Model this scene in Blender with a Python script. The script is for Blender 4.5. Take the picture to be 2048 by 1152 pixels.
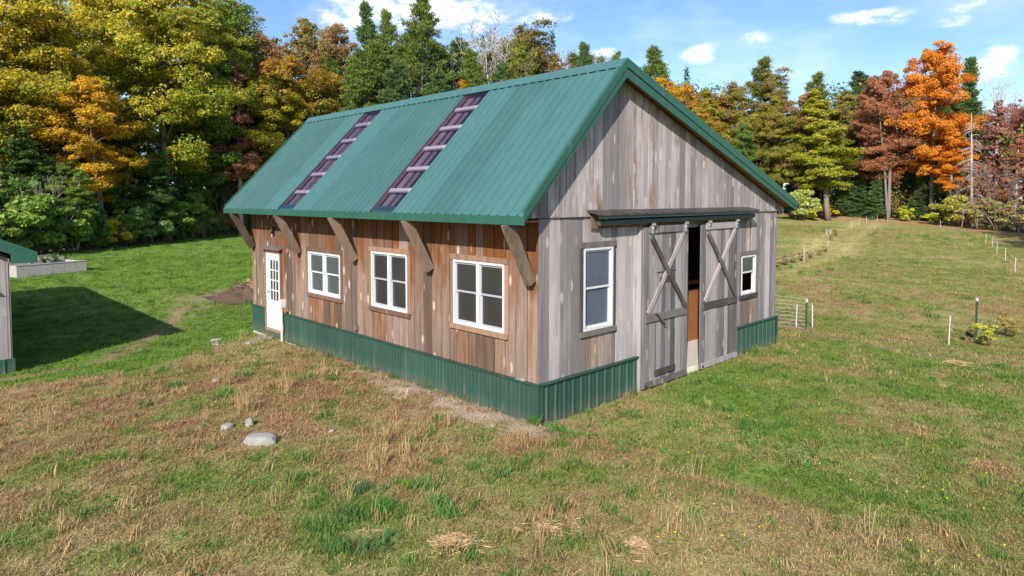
import bpy, bmesh, math, random
import numpy as np
from mathutils import Vector, Matrix

for o in list(bpy.data.objects): bpy.data.objects.remove(o, do_unlink=True)
SC = bpy.context.scene
COL = SC.collection
R = math.radians

# ------------------------------------------------------------------ camera
CAM = np.array([-7.301, -6.919, 3.563]); YAW = 0.7714; PITCH = -0.0482; FPX = 1294.6; PPY = 459.9
cam = bpy.data.cameras.new('camera'); cam_o = bpy.data.objects.new('camera', cam); COL.objects.link(cam_o)
cam.sensor_width = 36.0; cam.lens = 36.0 * FPX / 2048.0
cam.shift_y = -(576.0 - PPY) / 2048.0
cam.clip_start = 0.1; cam.clip_end = 3000
cam_o.location = CAM; cam_o.rotation_euler = (math.pi / 2 + PITCH, 0, -YAW)
SC.camera = cam_o

# ------------------------------------------------------------------ light
SUN = np.array([-1.72, -1.0, 1.2]); SUN = SUN / np.linalg.norm(SUN)
SUN_EL = math.asin(SUN[2]); SUN_AZ = math.atan2(SUN[0], SUN[1])
sun = bpy.data.lights.new('sun', 'SUN'); sun.energy = 4.6; sun.angle = R(0.6); sun.color = (1.0, 0.93, 0.84)
sun_o = bpy.data.objects.new('sun', sun); COL.objects.link(sun_o); sun_o.location = (0, 0, 40)
sun_o.rotation_euler = Vector(-SUN).to_track_quat('-Z', 'Y').to_euler()

SC.view_settings.view_transform = 'Standard'; SC.view_settings.look = 'None'
SC.view_settings.exposure = 0.68; SC.view_settings.gamma = 1.0
SC.view_settings.use_curve_mapping = False
SC.render.engine = 'CYCLES'
SC.cycles.max_bounces = 7; SC.cycles.transparent_max_bounces = 10; SC.cycles.diffuse_bounces = 4
SC.cycles.use_denoising = True
SC.cycles.sample_clamp_indirect = 6.0

def pix_dir(u, v):
    """direction of a photograph pixel: azimuth from +Y towards +X, elevation"""
    a = (u - 1024) / FPX; b = (PPY - v) / FPX
    cy, sy, cp, sp = math.cos(YAW), math.sin(YAW), math.cos(PITCH), math.sin(PITCH)
    fw = np.array([sy * cp, cy * cp, sp]); r = np.array([cy, -sy, 0.0]); up = np.cross(r, fw)
    return fw + a * r + b * up
def on_z(u, v, z=0.0):
    d = pix_dir(u, v); return CAM + d * (z - CAM[2]) / d[2]
def on_x(u, v, x=0.0):
    d = pix_dir(u, v); return CAM + d * (x - CAM[0]) / d[0]
def on_y(u, v, y=0.0):
    d = pix_dir(u, v); return CAM + d * (y - CAM[1]) / d[1]
def at(u, d, v=None):
    """world x, y at depth d along the view axis in column u (and z for row v)"""
    k = pix_dir(u, 398 if v is None else v)
    fw = np.array([math.sin(YAW), math.cos(YAW), 0.0])
    return CAM + k * d / float(k @ fw)

# world: sky with small fair-weather clouds
world = bpy.data.worlds.new('World'); SC.world = world; world.use_nodes = True
nt = world.node_tree; nt.nodes.clear()
def wn(t, **k):
    n = nt.nodes.new(t)
    for a, b in k.items(): setattr(n, a, b)
    return n
def wmath(op, a, b=None, c=None):
    n = wn('ShaderNodeMath', operation=op)
    for i, q in enumerate((a, b, c)):
        if q is None: continue
        if isinstance(q, (int, float)): n.inputs[i].default_value = q
        else: nt.links.new(q, n.inputs[i])
    return n.outputs[0]
sky = wn('ShaderNodeTexSky', sky_type='NISHITA'); sky.sun_disc = False
sky.sun_elevation = SUN_EL; sky.sun_rotation = SUN_AZ; sky.altitude = 200; sky.air_density = 1.0; sky.dust_density = 0.5; sky.ozone_density = 5.0
tc = wn('ShaderNodeTexCoord')
sep = wn('ShaderNodeSeparateXYZ'); nt.links.new(tc.outputs['Generated'], sep.inputs[0])
az = wmath('ARCTAN2', sep.outputs[0], sep.outputs[1]); el = wmath('ARCSINE', sep.outputs[2])
comb = wn('ShaderNodeCombineXYZ'); nt.links.new(az, comb.inputs[0]); nt.links.new(wmath('MULTIPLY', el, 2.2), comb.inputs[1])
nz = wn('ShaderNodeTexNoise'); nz.inputs['Scale'].default_value = 34; nz.inputs['Detail'].default_value = 7; nz.inputs['Roughness'].default_value = 0.6
nt.links.new(comb.outputs[0], nz.inputs['Vector'])
nb = wn('ShaderNodeTexNoise'); nb.inputs['Scale'].default_value = 6.0; nb.inputs['Detail'].default_value = 6; nb.inputs['Roughness'].default_value = 0.62
nt.links.new(comb.outputs[0], nb.inputs['Vector'])
tot = None
for (u, v, wu, wv, s) in ((800, 14, 125, 28, .95), (940, 36, 52, 26, 0.75), (690, 45, 50, 18, .7), (1090, 34, 62, 13, .62), (1400, 108, 30, 17, 1.05), (1210, 106, 34, 13, .75),
                          (1706, 36, 34, 13, .8), (1785, 32, 34, 14, .62), (1910, 43, 26, 11, .62), (1975, 140, 34, 16, .85), (2005, 106, 20, 14, .75), (1512, 76, 36, 12, .55)):
    d = pix_dir(u, v); d = d / np.linalg.norm(d)
    a0 = math.atan2(d[0], d[1]); e0 = math.asin(d[2])
    ma = wn('ShaderNodeVectorMath', operation='MULTIPLY_ADD'); nt.links.new(comb.outputs[0], ma.inputs[0])
    ma.inputs[1].default_value = (FPX / wu, FPX / wv / 2.2, 0); ma.inputs[2].default_value = (-a0 * FPX / wu, -e0 * FPX / wv, 0)
    dt = wn('ShaderNodeVectorMath', operation='DOT_PRODUCT'); nt.links.new(ma.outputs[0], dt.inputs[0]); nt.links.new(ma.outputs[0], dt.inputs[1])
    g = wmath('EXPONENT', wmath('MULTIPLY_ADD', dt.outputs['Value'], -0.8, math.log(s)))
    tot = g if tot is None else wmath('ADD', tot, g)
# the rest of the sky: the same kind of scattered puffs
gen = wmath('MULTIPLY', wmath('MAXIMUM', wmath('SUBTRACT', nb.outputs['Fac'], 0.63), 0.0), 5.0)
tot = wmath('ADD', tot, gen)
shaped = wmath('MULTIPLY', tot, wmath('ADD', wmath('MULTIPLY', nz.outputs['Fac'], 2.9), -0.6))
mr = wn('ShaderNodeMapRange', interpolation_type='SMOOTHSTEP'); mr.inputs['From Min'].default_value = 0.16; mr.inputs['From Max'].default_value = 0.95
nt.links.new(shaped, mr.inputs['Value'])
veil = wmath('MULTIPLY', wmath('MAXIMUM', wmath('SUBTRACT', nb.outputs['Fac'], .40), 0.0), .7)
mixc = wn('ShaderNodeMix', data_type='RGBA'); nt.links.new(wmath('MINIMUM', wmath('ADD', wmath('MULTIPLY', mr.outputs[0], .92), veil), 1.0), mixc.inputs['Factor'])
nt.links.new(sky.outputs[0], mixc.inputs['A']); mixc.inputs['B'].default_value = (7.9, 8.0, 8.25, 1)
bg = wn('ShaderNodeBackground'); nt.links.new(mixc.outputs['Result'], bg.inputs['Color']); bg.inputs['Strength'].default_value = 0.115
world.cycles.sampling_method = 'MANUAL'; world.cycles.sample_map_resolution = 256
wo = wn('ShaderNodeOutputWorld'); nt.links.new(bg.outputs[0], wo.inputs['Surface'])

# ------------------------------------------------------------------ helpers
class MB:
    """collects shapes into one mesh"""
    def __init__(s): s.v = []; s.f = []
    def add(s, vs, fs):
        n = len(s.v); s.v += [tuple(float(c) for c in p) for p in vs]; s.f += [tuple(i + n for i in f) for f in fs]; return s
    def box(s, x0, x1, y0, y1, z0, z1):
        return s.add([(x0, y0, z0), (x1, y0, z0), (x1, y1, z0), (x0, y1, z0), (x0, y0, z1), (x1, y0, z1), (x1, y1, z1), (x0, y1, z1)],
                     [(0, 3, 2, 1), (4, 5, 6, 7), (0, 1, 5, 4), (1, 2, 6, 5), (2, 3, 7, 6), (3, 0, 4, 7)])
    def prism(s, poly, axis, a, b):
        """polygon in the plane across axis ('x','y','z'), extruded from a to b"""
        def P(p, t):
            return {'y': (p[0], t, p[1]), 'x': (t, p[0], p[1]), 'z': (p[0], p[1], t)}[axis]
        n = len(poly); vs = [P(p, a) for p in poly] + [P(p, b) for p in poly]
        return s.add(vs, [tuple(range(n)), tuple(range(2 * n - 1, n - 1, -1))] + [(i, i + n, (i + 1) % n + n, (i + 1) % n) for i in range(n)])
    def bar(s, p, q, w, h, up=(0, 0, 1)):
        """box beam from p to q, w across, h along up"""
        p = np.array(p, float); q = np.array(q, float); d = q - p; d /= np.linalg.norm(d)
        a = np.cross(d, np.array(up, float)); a /= np.linalg.norm(a); b = np.cross(a, d)
        vs = [c + a * sx * w / 2 + b * sz * h / 2 for c in (p, q) for sx, sz in ((-1, -1), (1, -1), (1, 1), (-1, 1))]
        return s.add(vs, [(0, 1, 2, 3), (7, 6, 5, 4), (0, 4, 5, 1), (1, 5, 6, 2), (2, 6, 7, 3), (3, 7, 4, 0)])
    def tube(s, pts, rad, sides=6):
        pts = [np.array(p, float) for p in pts]; n = len(pts)
        if not hasattr(rad, '__len__'): rad = [rad] * n
        vs = []; prev = None
        for i in range(n):
            d = pts[min(i + 1, n - 1)] - pts[max(i - 1, 0)]; d = d / (np.linalg.norm(d) + 1e-9)
            if prev is None:
                ref = np.array([0, 0, 1.0]) if abs(d[2]) < .9 else np.array([1.0, 0, 0]); a = np.cross(d, ref)
            else: a = prev - d * (prev @ d)
            a /= np.linalg.norm(a) + 1e-9; prev = a; b = np.cross(d, a)
            for k in range(sides):
                t = 2 * math.pi * k / sides; vs.append(pts[i] + (a * math.cos(t) + b * math.sin(t)) * rad[i])
        fs = [(i * sides + k, i * sides + (k + 1) % sides, (i + 1) * sides + (k + 1) % sides, (i + 1) * sides + k) for i in range(n - 1) for k in range(sides)]
        fs += [tuple(range(sides - 1, -1, -1)), tuple(range((n - 1) * sides, n * sides))]
        return s.add(vs, fs)
    def mesh(s, name):
        m = bpy.data.meshes.new(name); m.from_pydata(s.v, [], s.f); m.update(); return m
    def build(s, name, mat, parent=None, smooth=False, color=None, recalc=True):
        m = s.mesh(name)
        if recalc:
            bm = bmesh.new(); bm.from_mesh(m); bmesh.ops.recalc_face_normals(bm, faces=bm.faces); bm.to_mesh(m); bm.free()
        if smooth: m.polygons.foreach_set('use_smooth', [True] * len(m.polygons))
        m.materials.append(mat)
        o = bpy.data.objects.new(name, m); COL.objects.link(o)
        if parent is not None: o.parent = parent
        if color is not None: o.color = color
        return o
def tag(o, label=None, cat=None, group=None, kind=None):
    if label: o['label'] = label
    if cat: o['category'] = cat
    if group: o['group'] = group
    if kind: o['kind'] = kind
    return o
def empty(name, loc=(0, 0, 0), rz=0.0, scale=None):
    o = bpy.data.objects.new(name, None); COL.objects.link(o); o.location = loc; o.rotation_euler = (0, 0, rz)
    o.empty_display_size = .2
    if scale is not None: o.scale = scale
    return o
def npmesh(name, verts, faces, attrs=None, smooth=False):
    """mesh from arrays: verts (n,3); faces (m,k)"""
    m = bpy.data.meshes.new(name); verts = np.asarray(verts, np.float32); faces = np.asarray(faces, np.int32)
    m.vertices.add(len(verts)); m.vertices.foreach_set('co', verts.ravel())
    k = faces.shape[1]; m.loops.add(faces.size); m.loops.foreach_set('vertex_index', faces.ravel())
    m.polygons.add(len(faces)); m.polygons.foreach_set('loop_start', np.arange(0, faces.size, k, dtype=np.int32))
    if smooth: m.polygons.foreach_set('use_smooth', np.ones(len(faces), bool))
    for nm, (ty, arr) in (attrs or {}).items():
        a = m.attributes.new(nm, ty, 'POINT')
        if ty == 'FLOAT': a.data.foreach_set('value', np.asarray(arr, np.float32).ravel())
        elif ty == 'FLOAT_VECTOR': a.data.foreach_set('vector', np.asarray(arr, np.float32).ravel())
        elif ty == 'FLOAT_COLOR': a.data.foreach_set('color', np.asarray(arr, np.float32).ravel())
        elif ty == 'INT': a.data.foreach_set('value', np.asarray(arr, np.int32).ravel())
    m.update(calc_edges=True); m.validate(); return m

def hash2(ix, iy, seed):
    h = (ix.astype(np.int64) * 374761393 + iy.astype(np.int64) * 668265263 + seed * 974711) & 0x7fffffff
    h = ((h ^ (h >> 13)) * 1274126177) & 0x7fffffff
    return ((h ^ (h >> 16)) & 0xffff) / 65535.0
def vnoise(x, y, seed=0):
    ix = np.floor(x); iy = np.floor(y); fx = x - ix; fy = y - iy
    fx = fx * fx * (3 - 2 * fx); fy = fy * fy * (3 - 2 * fy)
    a = hash2(ix, iy, seed); b = hash2(ix + 1, iy, seed); c = hash2(ix, iy + 1, seed); d = hash2(ix + 1, iy + 1, seed)
    return (a * (1 - fx) + b * fx) * (1 - fy) + (c * (1 - fx) + d * fx) * fy
def fbm(x, y, seed=0, oct=4):
    s = 0; amp = .5
    for i in range(oct):
        s = s + amp * vnoise(x * 2 ** i + 17.3 * i, y * 2 ** i - 9.1 * i, seed + i); amp *= .5
    return s / (1 - .5 ** oct)
def sstep(a, b, x):
    t = np.clip((x - a) / (b - a), 0, 1); return t * t * (3 - 2 * t)

# ------------------------------------------------------------------ materials
class NT:
    def __init__(s, name):
        s.m = bpy.data.materials.new(name); s.m.use_nodes = True; s.t = s.m.node_tree
        s.p = s.t.nodes['Principled BSDF']; s.out = s.t.nodes['Material Output']
    def n(s, ty, **k):
        q = s.t.nodes.new(ty)
        for a, b in k.items(): setattr(q, a, b)
        return q
    def l(s, a, b): s.t.links.new(a, b)
    def put(s, inp, q):
        if isinstance(q, (int, float)): inp.default_value = q
        elif isinstance(q, (tuple, list)): inp.default_value = tuple(q) + ((1,) if len(q) == 3 and len(inp.default_value) == 4 else ())
        else: s.l(q, inp)
    def math(s, op, a, b=0.0, c=None, clamp=False):
        q = s.n('ShaderNodeMath', operation=op, use_clamp=clamp); s.put(q.inputs[0], a); s.put(q.inputs[1], b)
        if c is not None: s.put(q.inputs[2], c)
        return q.outputs[0]
    def mix(s, f, a, b, mode='MIX'):
        q = s.n('ShaderNodeMix', data_type='RGBA', blend_type=mode); s.put(q.inputs['Factor'], f); s.put(q.inputs['A'], a); s.put(q.inputs['B'], b)
        return q.outputs['Result']
    def coord(s, which='Object'): return s.n('ShaderNodeTexCoord').outputs[which]
    def map(s, v, sc=(1, 1, 1), loc=(0, 0, 0)):
        q = s.n('ShaderNodeMapping'); s.l(v, q.inputs['Vector']); q.inputs['Scale'].default_value = sc; q.inputs['Location'].default_value = loc
        return q.outputs[0]
    def noise(s, v, scale=5, detail=3, rough=.5, dist=0.0):
        q = s.n('ShaderNodeTexNoise'); s.l(v, q.inputs['Vector']); q.inputs['Scale'].default_value = scale; q.inputs['Detail'].default_value = detail
        q.inputs['Roughness'].default_value = rough; q.inputs['Distortion'].default_value = dist
        return q.outputs['Fac']
    def ramp(s, f, a, b):
        q = s.n('ShaderNodeMapRange', interpolation_type='SMOOTHSTEP'); s.put(q.inputs[0], f); q.inputs[1].default_value = a; q.inputs[2].default_value = b
        return q.outputs[0]
    def bump(s, h, strength=.3, dist=.01):
        q = s.n('ShaderNodeBump'); s.l(h, q.inputs['Height']); q.inputs['Strength'].default_value = strength; q.inputs['Distance'].default_value = dist
        s.l(q.outputs[0], s.p.inputs['Normal'])
    def col(s, c): s.put(s.p.inputs['Base Color'], c)
    def set(s, **k):
        for a, b in k.items(): s.p.inputs[a.replace('_', ' ')].default_value = b

def mat_wood(name, dark, light, knot, warm=None, stain=0.0, grime=.0, contrast=1.0, knots=True):
    """weathered sawn boards: grain along z, knots, per-board tone; warm = colour of the wood the weather has not bleached"""
    t = NT(name); oi = t.n('ShaderNodeObjectInfo'); rnd = oi.outputs['Random']
    c = t.coord('Object'); off = t.n('ShaderNodeVectorMath', operation='MULTIPLY_ADD')
    comb = t.n('ShaderNodeCombineXYZ'); t.l(rnd, comb.inputs[0]); t.l(rnd, comb.inputs[1]); t.l(rnd, comb.inputs[2])
    t.l(comb.outputs[0], off.inputs[0]); off.inputs[1].default_value = (37, 53, 71); t.l(c, off.inputs[2]); v = off.outputs[0]
    grain = t.noise(t.map(v, (46, 46, 1.4)), 1, 5, .68, .5)
    broad = t.noise(t.map(v, (7, 7, .45)), 1, 3, .55)
    blot = t.noise(t.map(v, (3, 3, 1.6)), 1, 4, .6)
    f = t.math('ADD', t.math('MULTIPLY', grain, .55), t.math('MULTIPLY', broad, .6)); f = t.math('ADD', f, t.math('MULTIPLY', t.math('SUBTRACT', rnd, .5), .42))
    f = t.ramp(f, .57 - .26 / contrast, .57 + .26 / contrast)
    base = t.mix(f, dark, light)
    r2 = t.math('FRACT', t.math('MULTIPLY', rnd, 7.31))
    if warm is not None:
        sx = t.n('ShaderNodeSeparateXYZ'); t.l(c, sx.inputs[0])
        up = t.ramp(sx.outputs[2], 1.4, 3.1)                     # weather reaches the lower boards more
        wf = t.math('ADD', t.math('MULTIPLY', up, .62), t.math('MULTIPLY', t.math('SUBTRACT', broad, .5), 2.0))
        wf = t.math('ADD', wf, t.math('MULTIPLY', t.math('SUBTRACT', blot, .5), 1.2)); wf = t.math('ADD', wf, t.math('MULTIPLY', t.math('SUBTRACT', rnd, .5), .5))
        wf = t.ramp(t.math('ADD', wf, stain), .0, .85)
        wcol = t.mix(t.ramp(grain, .3, .7), tuple(q * .55 for q in warm), warm)
        base = t.mix(wf, base, wcol)
        base = t.mix(t.math('MULTIPLY', t.ramp(r2, .55, 1.0), .45), base, t.mix(f, tuple(q * .9 for q in (.17, .135, .13)), (.42, .36, .35)))
        low = t.math('MULTIPLY', t.math('SUBTRACT', 1.0, t.ramp(sx.outputs[2], .6, 1.5)), t.ramp(broad, .42, .7)); base = t.mix(t.math('MULTIPLY', low, .45), base, (.09, .07, .062))
    if knots:
        vs = t.n('ShaderNodeSeparateXYZ'); t.l(v, vs.inputs[0]); vc = t.n('ShaderNodeCombineXYZ'); t.put(vc.inputs[0], t.math('MULTIPLY', t.math('ADD', vs.outputs[0], vs.outputs[1]), 3.6)); t.put(vc.inputs[1], t.math('MULTIPLY', vs.outputs[2], 1.35))
        vo = t.n('ShaderNodeTexVoronoi', voronoi_dimensions='2D'); t.l(vc.outputs[0], vo.inputs['Vector']); vo.inputs['Scale'].default_value = 1.0
        sc_ = t.n('ShaderNodeSeparateXYZ'); t.l(vo.outputs['Color'], sc_.inputs[0]); has = t.ramp(sc_.outputs[0], .35, .6)
        dd = t.math('ADD', vo.outputs['Distance'], t.math('MULTIPLY', t.math('SUBTRACT', grain, .5), .26))
        halo = t.math('MULTIPLY', t.math('SUBTRACT', 1.0, t.ramp(dd, .03, .17)), has); core = t.math('MULTIPLY', t.math('SUBTRACT', 1.0, t.ramp(vo.outputs['Distance'], .03, .085)), has)
        base = t.mix(t.math('MULTIPLY', halo, .8), base, knot); base = t.mix(t.math('MULTIPLY', core, .6), base, tuple(q * .42 for q in knot))
    t.col(base); t.set(Roughness=.85); t.p.inputs['Specular IOR Level'].default_value = .2
    t.bump(t.math('ADD', grain, t.math('MULTIPLY', broad, .5)), .5, .006)
    return t.m
def mat_plain(name, col, rough=.6, metal=0.0, var=.12, scale=6, spec=.5, bump=0.0):
    t = NT(name); c = t.coord('Object'); n = t.noise(c, scale, 4, .6)
    t.col(t.mix(n, tuple(q * (1 - var) for q in col), tuple(min(1, q * (1 + var)) for q in col))); t.set(Roughness=rough, Metallic=metal)
    t.p.inputs['Specular IOR Level'].default_value = spec
    if bump: t.bump(n, bump, .01)
    return t.m
M = {}
M['board_grey'] = mat_wood('weathered grey boards', (.165, .147, .147), (.45, .41, .415), (.58, .53, .48), warm=(.19, .10, .052), stain=-.52)
M['board_grey_stained'] = mat_wood('grey boards stained under a sill', (.13, .10, .085), (.40, .33, .29), (.52, .42, .33), warm=(.22, .105, .045), stain=.22)
M['board_door'] = mat_wood('weathered door boards', (.085, .076, .078), (.33, .30, .305), (.42, .37, .33), warm=(.17, .10, .06), stain=-.75)
M['board_brown'] = mat_wood('half weathered brown boards', (.095, .064, .047), (.33, .235, .18), (.68, .53, .41), warm=(.205, .077, .023), stain=.10)
M['board_brown_stained'] = mat_wood('brown boards stained under a sill', (.095, .06, .04), (.32, .205, .135), (.62, .45, .31), warm=(.215, .08, .025), stain=.34)
M['beam'] = mat_wood('rough brace timber', (.075, .052, .037), (.235, .17, .125), (.3, .2, .14), knots=False)
M['trim_wood'] = mat_wood('brown window trim', (.11, .065, .042), (.31, .19, .125), (.4, .28, .2), knots=False)
M['trim_grey'] = mat_wood('dark grey trim', (.045, .039, .037), (.155, .135, .127), (.3, .25, .2), knots=False)
M['soffit'] = mat_wood('soffit boards', (.20, .095, .045), (.36, .18, .085), (.45, .28, .16))
M['stall'] = mat_wood('stall planks', (.26, .10, .04), (.42, .19, .085), (.4, .25, .15))
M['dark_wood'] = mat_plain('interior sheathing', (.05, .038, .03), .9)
def mat_metal(name, col, rough=.42, splash=False):
    t = NT(name); c = t.coord('Object')
    n = t.noise(t.map(c, (1.3, 1.3, .6)), 1.5, 4, .6); n2 = t.noise(c, 60, 2, .5); n3 = t.noise(t.map(c, (9, 9, .7)), 1, 4, .65)
    rnd = t.n('ShaderNodeObjectInfo').outputs['Random']; b = t.mix(t.math('MULTIPLY', t.math('ADD', n, t.math('MULTIPLY', t.math('SUBTRACT', rnd, .5), .9)), .8), tuple(q * .80 for q in col), tuple(q * 1.2 for q in col))
    if splash:
        sx = t.n('ShaderNodeSeparateXYZ'); t.l(c, sx.inputs[0]); b = t.mix(t.math('MULTIPLY', t.math('SUBTRACT', 1.0, t.ramp(t.math('ADD', sx.outputs[2], t.math('MULTIPLY', t.math('SUBTRACT', n3, .5), -.5)), .0, .26)), .2), b, (.2, .16, .12))
    b = t.mix(t.math('MULTIPLY', t.ramp(n3, .52, .8), .22), b, (.2, .22, .19)); t.col(t.mix(t.math('MULTIPLY', n2, .06), b, (.3, .32, .3)))
    t.put(t.p.inputs['Roughness'], t.math('ADD', t.math('MULTIPLY', n, .2), rough - .1)); t.p.inputs['Specular IOR Level'].default_value = .5
    return t.m
M['roof_metal'] = mat_metal('green roof sheet', (.041, .122, .118), .42)
M['skirt_metal'] = mat_metal('green skirt sheet', (.013, .056, .039), .5, True)
M['trim_metal'] = mat_metal('green metal trim', (.012, .085, .055), .45)
M['white'] = mat_plain('white vinyl', (.57, .57, .59), .45, var=.08)
M['white_door'] = mat_plain('white door paint', (.64, .64, .63), .4, var=.04)
M['sash'] = mat_plain('recess shaded sash', (.33, .34, .37), .5, var=.06)  # sash colour darkened to carry the shade of its recess
M['sash_pale'] = mat_plain('pale sash', (.56, .57, .60), .5, var=.06)
M['pipe'] = mat_plain('pvc conduit', (.60, .57, .50), .5, var=.2)
M['black'] = mat_plain('black iron', (.012, .012, .013), .45)
M['track'] = mat_plain('painted track pipe', (.038, .065, .068), .45)
M['steel'] = mat_plain('galvanised steel', (.5, .51, .53), .4, .7)
M['concrete'] = mat_plain('concrete', (.52, .49, .44), .9, var=.25, scale=9, bump=.4)
M['pale_concrete'] = mat_plain('pale foundation', (.66, .66, .56), .9, var=.3, scale=14, bump=.6)
M['rock'] = mat_plain('field stone', (.27, .255, .23), .9, var=.45, scale=7, bump=.7)
M['bed_board'] = mat_plain('bleached bed boards', (.34, .32, .29), .85, var=.25, scale=5)
M['post_white'] = mat_plain('white plastic post', (.55, .55, .54), .5, var=.05)
M['post_green'] = mat_plain('green steel post', (.018, .05, .035), .5)
M['wire'] = mat_plain('fence wire', (.42, .42, .42), .5, .3)
M['straw'] = mat_plain('dry straw', (.46, .31, .155), .9, var=.35, scale=30)
M['soil'] = mat_plain('dark manure', (.085, .052, .034), .95, var=.5, scale=8, bump=.8)
M['bark'] = mat_plain('grey bark', (.17, .145, .12), .9, var=.45, scale=5, bump=.6)
M['bark_pale'] = mat_plain('pale bark', (.36, .32, .29), .9, var=.35, scale=4, bump=.4)
M['petal'] = mat_plain('yellow petals', (.75, .55, .03), .7)
def mat_pane(name, col, rough):
    t = NT(name); c = t.coord('Object'); n = t.noise(c, 2.2, 3, .5)
    t.col(t.mix(n, tuple(q * .7 for q in col), tuple(q * 1.25 for q in col))); t.set(Roughness=rough); t.p.inputs['Specular IOR Level'].default_value = .55; t.bump(t.noise(c, 3.5, 2, .5), .12, .02)
    tr = t.n('ShaderNodeBsdfTransparent'); tr.inputs[0].default_value = (.75, .78, .8, 1)
    mx = t.n('ShaderNodeMixShader'); mx.inputs[0].default_value = .72; t.l(tr.outputs[0], mx.inputs[1]); t.l(t.p.outputs[0], mx.inputs[2]); t.l(mx.outputs[0], t.out.inputs[0])
    return t.m
M['pane_dark'] = mat_pane('screened pane', (.05, .048, .046), .12)
M['pane_sky_tint'] = mat_pane('screened pane tinted by sky reflection', (.12, .14, .19), .2)  # reflected sky is painted into the bluish base colour
M['pane_clear'] = mat_pane('clear pane', (.10, .12, .115), .08)
def mat_poly():
    t = NT('smoky polycarbonate'); t.p.inputs['Base Color'].default_value = (.03, .035, .085, 1); t.set(Roughness=.18); t.p.inputs['Specular IOR Level'].default_value = .6
    tr = t.n('ShaderNodeBsdfTransparent'); tr.inputs[0].default_value = (.74, .73, .84, 1)
    mx = t.n('ShaderNodeMixShader'); mx.inputs[0].default_value = .26; t.l(tr.outputs[0], mx.inputs[1]); t.l(t.p.outputs[0], mx.inputs[2]); t.l(mx.outputs[0], t.out.inputs[0])
    return t.m
M['poly'] = mat_poly()
M['purlin'] = mat_plain('pale purlin', (.85, .72, .62), .8, var=.2, scale=12)
M['shaft'] = mat_plain('light shaft boards', (.34, .24, .22), .8, var=.3, scale=4)

def mat_leaf(name='leaves', trans=.46):
    """leaf colour: mixes the crown's own two colours (object properties c1, c2) by the leaf's number lv"""
    t = NT(name)
    def ob(nm):
        a = t.n('ShaderNodeAttribute', attribute_type='OBJECT', attribute_name=nm); return a.outputs['Color']
    lv = t.n('ShaderNodeAttribute', attribute_type='GEOMETRY', attribute_name='lv').outputs['Fac']
    lb = t.n('ShaderNodeAttribute', attribute_type='GEOMETRY', attribute_name='lb').outputs['Fac']
    base = t.mix(lv, ob('c1'), ob('c2'))
    hs = t.n('ShaderNodeHueSaturation'); t.l(base, hs.inputs['Color']); t.put(hs.inputs['Value'], t.math('ADD', t.math('MULTIPLY', lb, .9), .55))
    t.put(hs.inputs['Hue'], t.math('ADD', t.math('MULTIPLY', lb, -.03), .515))
    c = hs.outputs[0]; t.l(c, t.p.inputs['Base Color']); t.set(Roughness=.55); t.p.inputs['Specular IOR Level'].default_value = .25
    tl = t.n('ShaderNodeBsdfTranslucent'); t.l(c, tl.inputs[0])
    mx = t.n('ShaderNodeMixShader'); mx.inputs[0].default_value = trans; t.l(t.p.outputs[0], mx.inputs[1]); t.l(tl.outputs[0], mx.inputs[2]); t.l(mx.outputs[0], t.out.inputs[0])
    return t.m
M['leaf'] = mat_leaf()
M['needle'] = mat_leaf('needles', .30)
def mat_mass(name):
    """the same leaves where one mesh holds many plants: colour kept per vertex"""
    t = NT(name); c = t.n('ShaderNodeAttribute', attribute_type='GEOMETRY', attribute_name='lc').outputs['Color']
    t.l(c, t.p.inputs['Base Color']); t.set(Roughness=.6); t.p.inputs['Specular IOR Level'].default_value = .2
    tl = t.n('ShaderNodeBsdfTranslucent'); t.l(c, tl.inputs[0]); mx = t.n('ShaderNodeMixShader'); mx.inputs[0].default_value = .3
    t.l(t.p.outputs[0], mx.inputs[1]); t.l(tl.outputs[0], mx.inputs[2]); t.l(mx.outputs[0], t.out.inputs[0]); return t.m
M['mass'] = mat_mass('massed leaves')
def mat_grass():
    t = NT('grass blades'); c = t.n('ShaderNodeAttribute', attribute_type='INSTANCER', attribute_name='gcol').outputs['Color']
    lb = t.n('ShaderNodeAttribute', attribute_type='GEOMETRY', attribute_name='lb').outputs['Fac']
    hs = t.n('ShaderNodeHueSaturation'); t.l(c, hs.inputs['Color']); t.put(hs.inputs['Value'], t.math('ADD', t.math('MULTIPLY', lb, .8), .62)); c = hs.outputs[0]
    t.l(c, t.p.inputs['Base Color']); t.set(Roughness=.6); t.p.inputs['Specular IOR Level'].default_value = .25
    tl = t.n('ShaderNodeBsdfTranslucent'); t.l(c, tl.inputs[0]); mx = t.n('ShaderNodeMixShader'); mx.inputs[0].default_value = .35
    t.l(t.p.outputs[0], mx.inputs[1]); t.l(tl.outputs[0], mx.inputs[2]); t.l(mx.outputs[0], t.out.inputs[0]); return t.m
M['grass'] = mat_grass()

# ------------------------------------------------------------------ ground
BW, BL = 8.55, 10.87           # barn: gable width (x), length (y); near corner at the origin
CTRL = [(0, 0, 0), (0, 3, -.05), (0, 6, -.15), (0, 10.9, -.17), (4, 0, .0), (8.55, 0, 0), (8.55, 10.9, 0), (4, 11.2, -.12), (4, 5, 0),
        (-4, -6, -.02), (-8, -3, -.06), (-6, 1, 0), (-3, 2, .02), (0, -4, 0), (4, -5, -.05), (-7.3, -6.9, -.1), (-10, 2, -.1), (-3, 6, -.02), (1, -9, -.1),
        (-5.3, 11.4, -.34), (-2, 14, -.36), (-8, 16, -.4), (-2, 22, -.3), (0, 30, -.1), (-3, 40, .05), (6, 49, .1), (20, 61, .3), (2, 17, -.22), (-12, 11, -.4),
        (-20, 25, -.3), (-30, 0, -.4), (0, -30, -.3), (12, 14, .1), (20, 30, .2), (9, -8, -.25)]
POSTS = []
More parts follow.
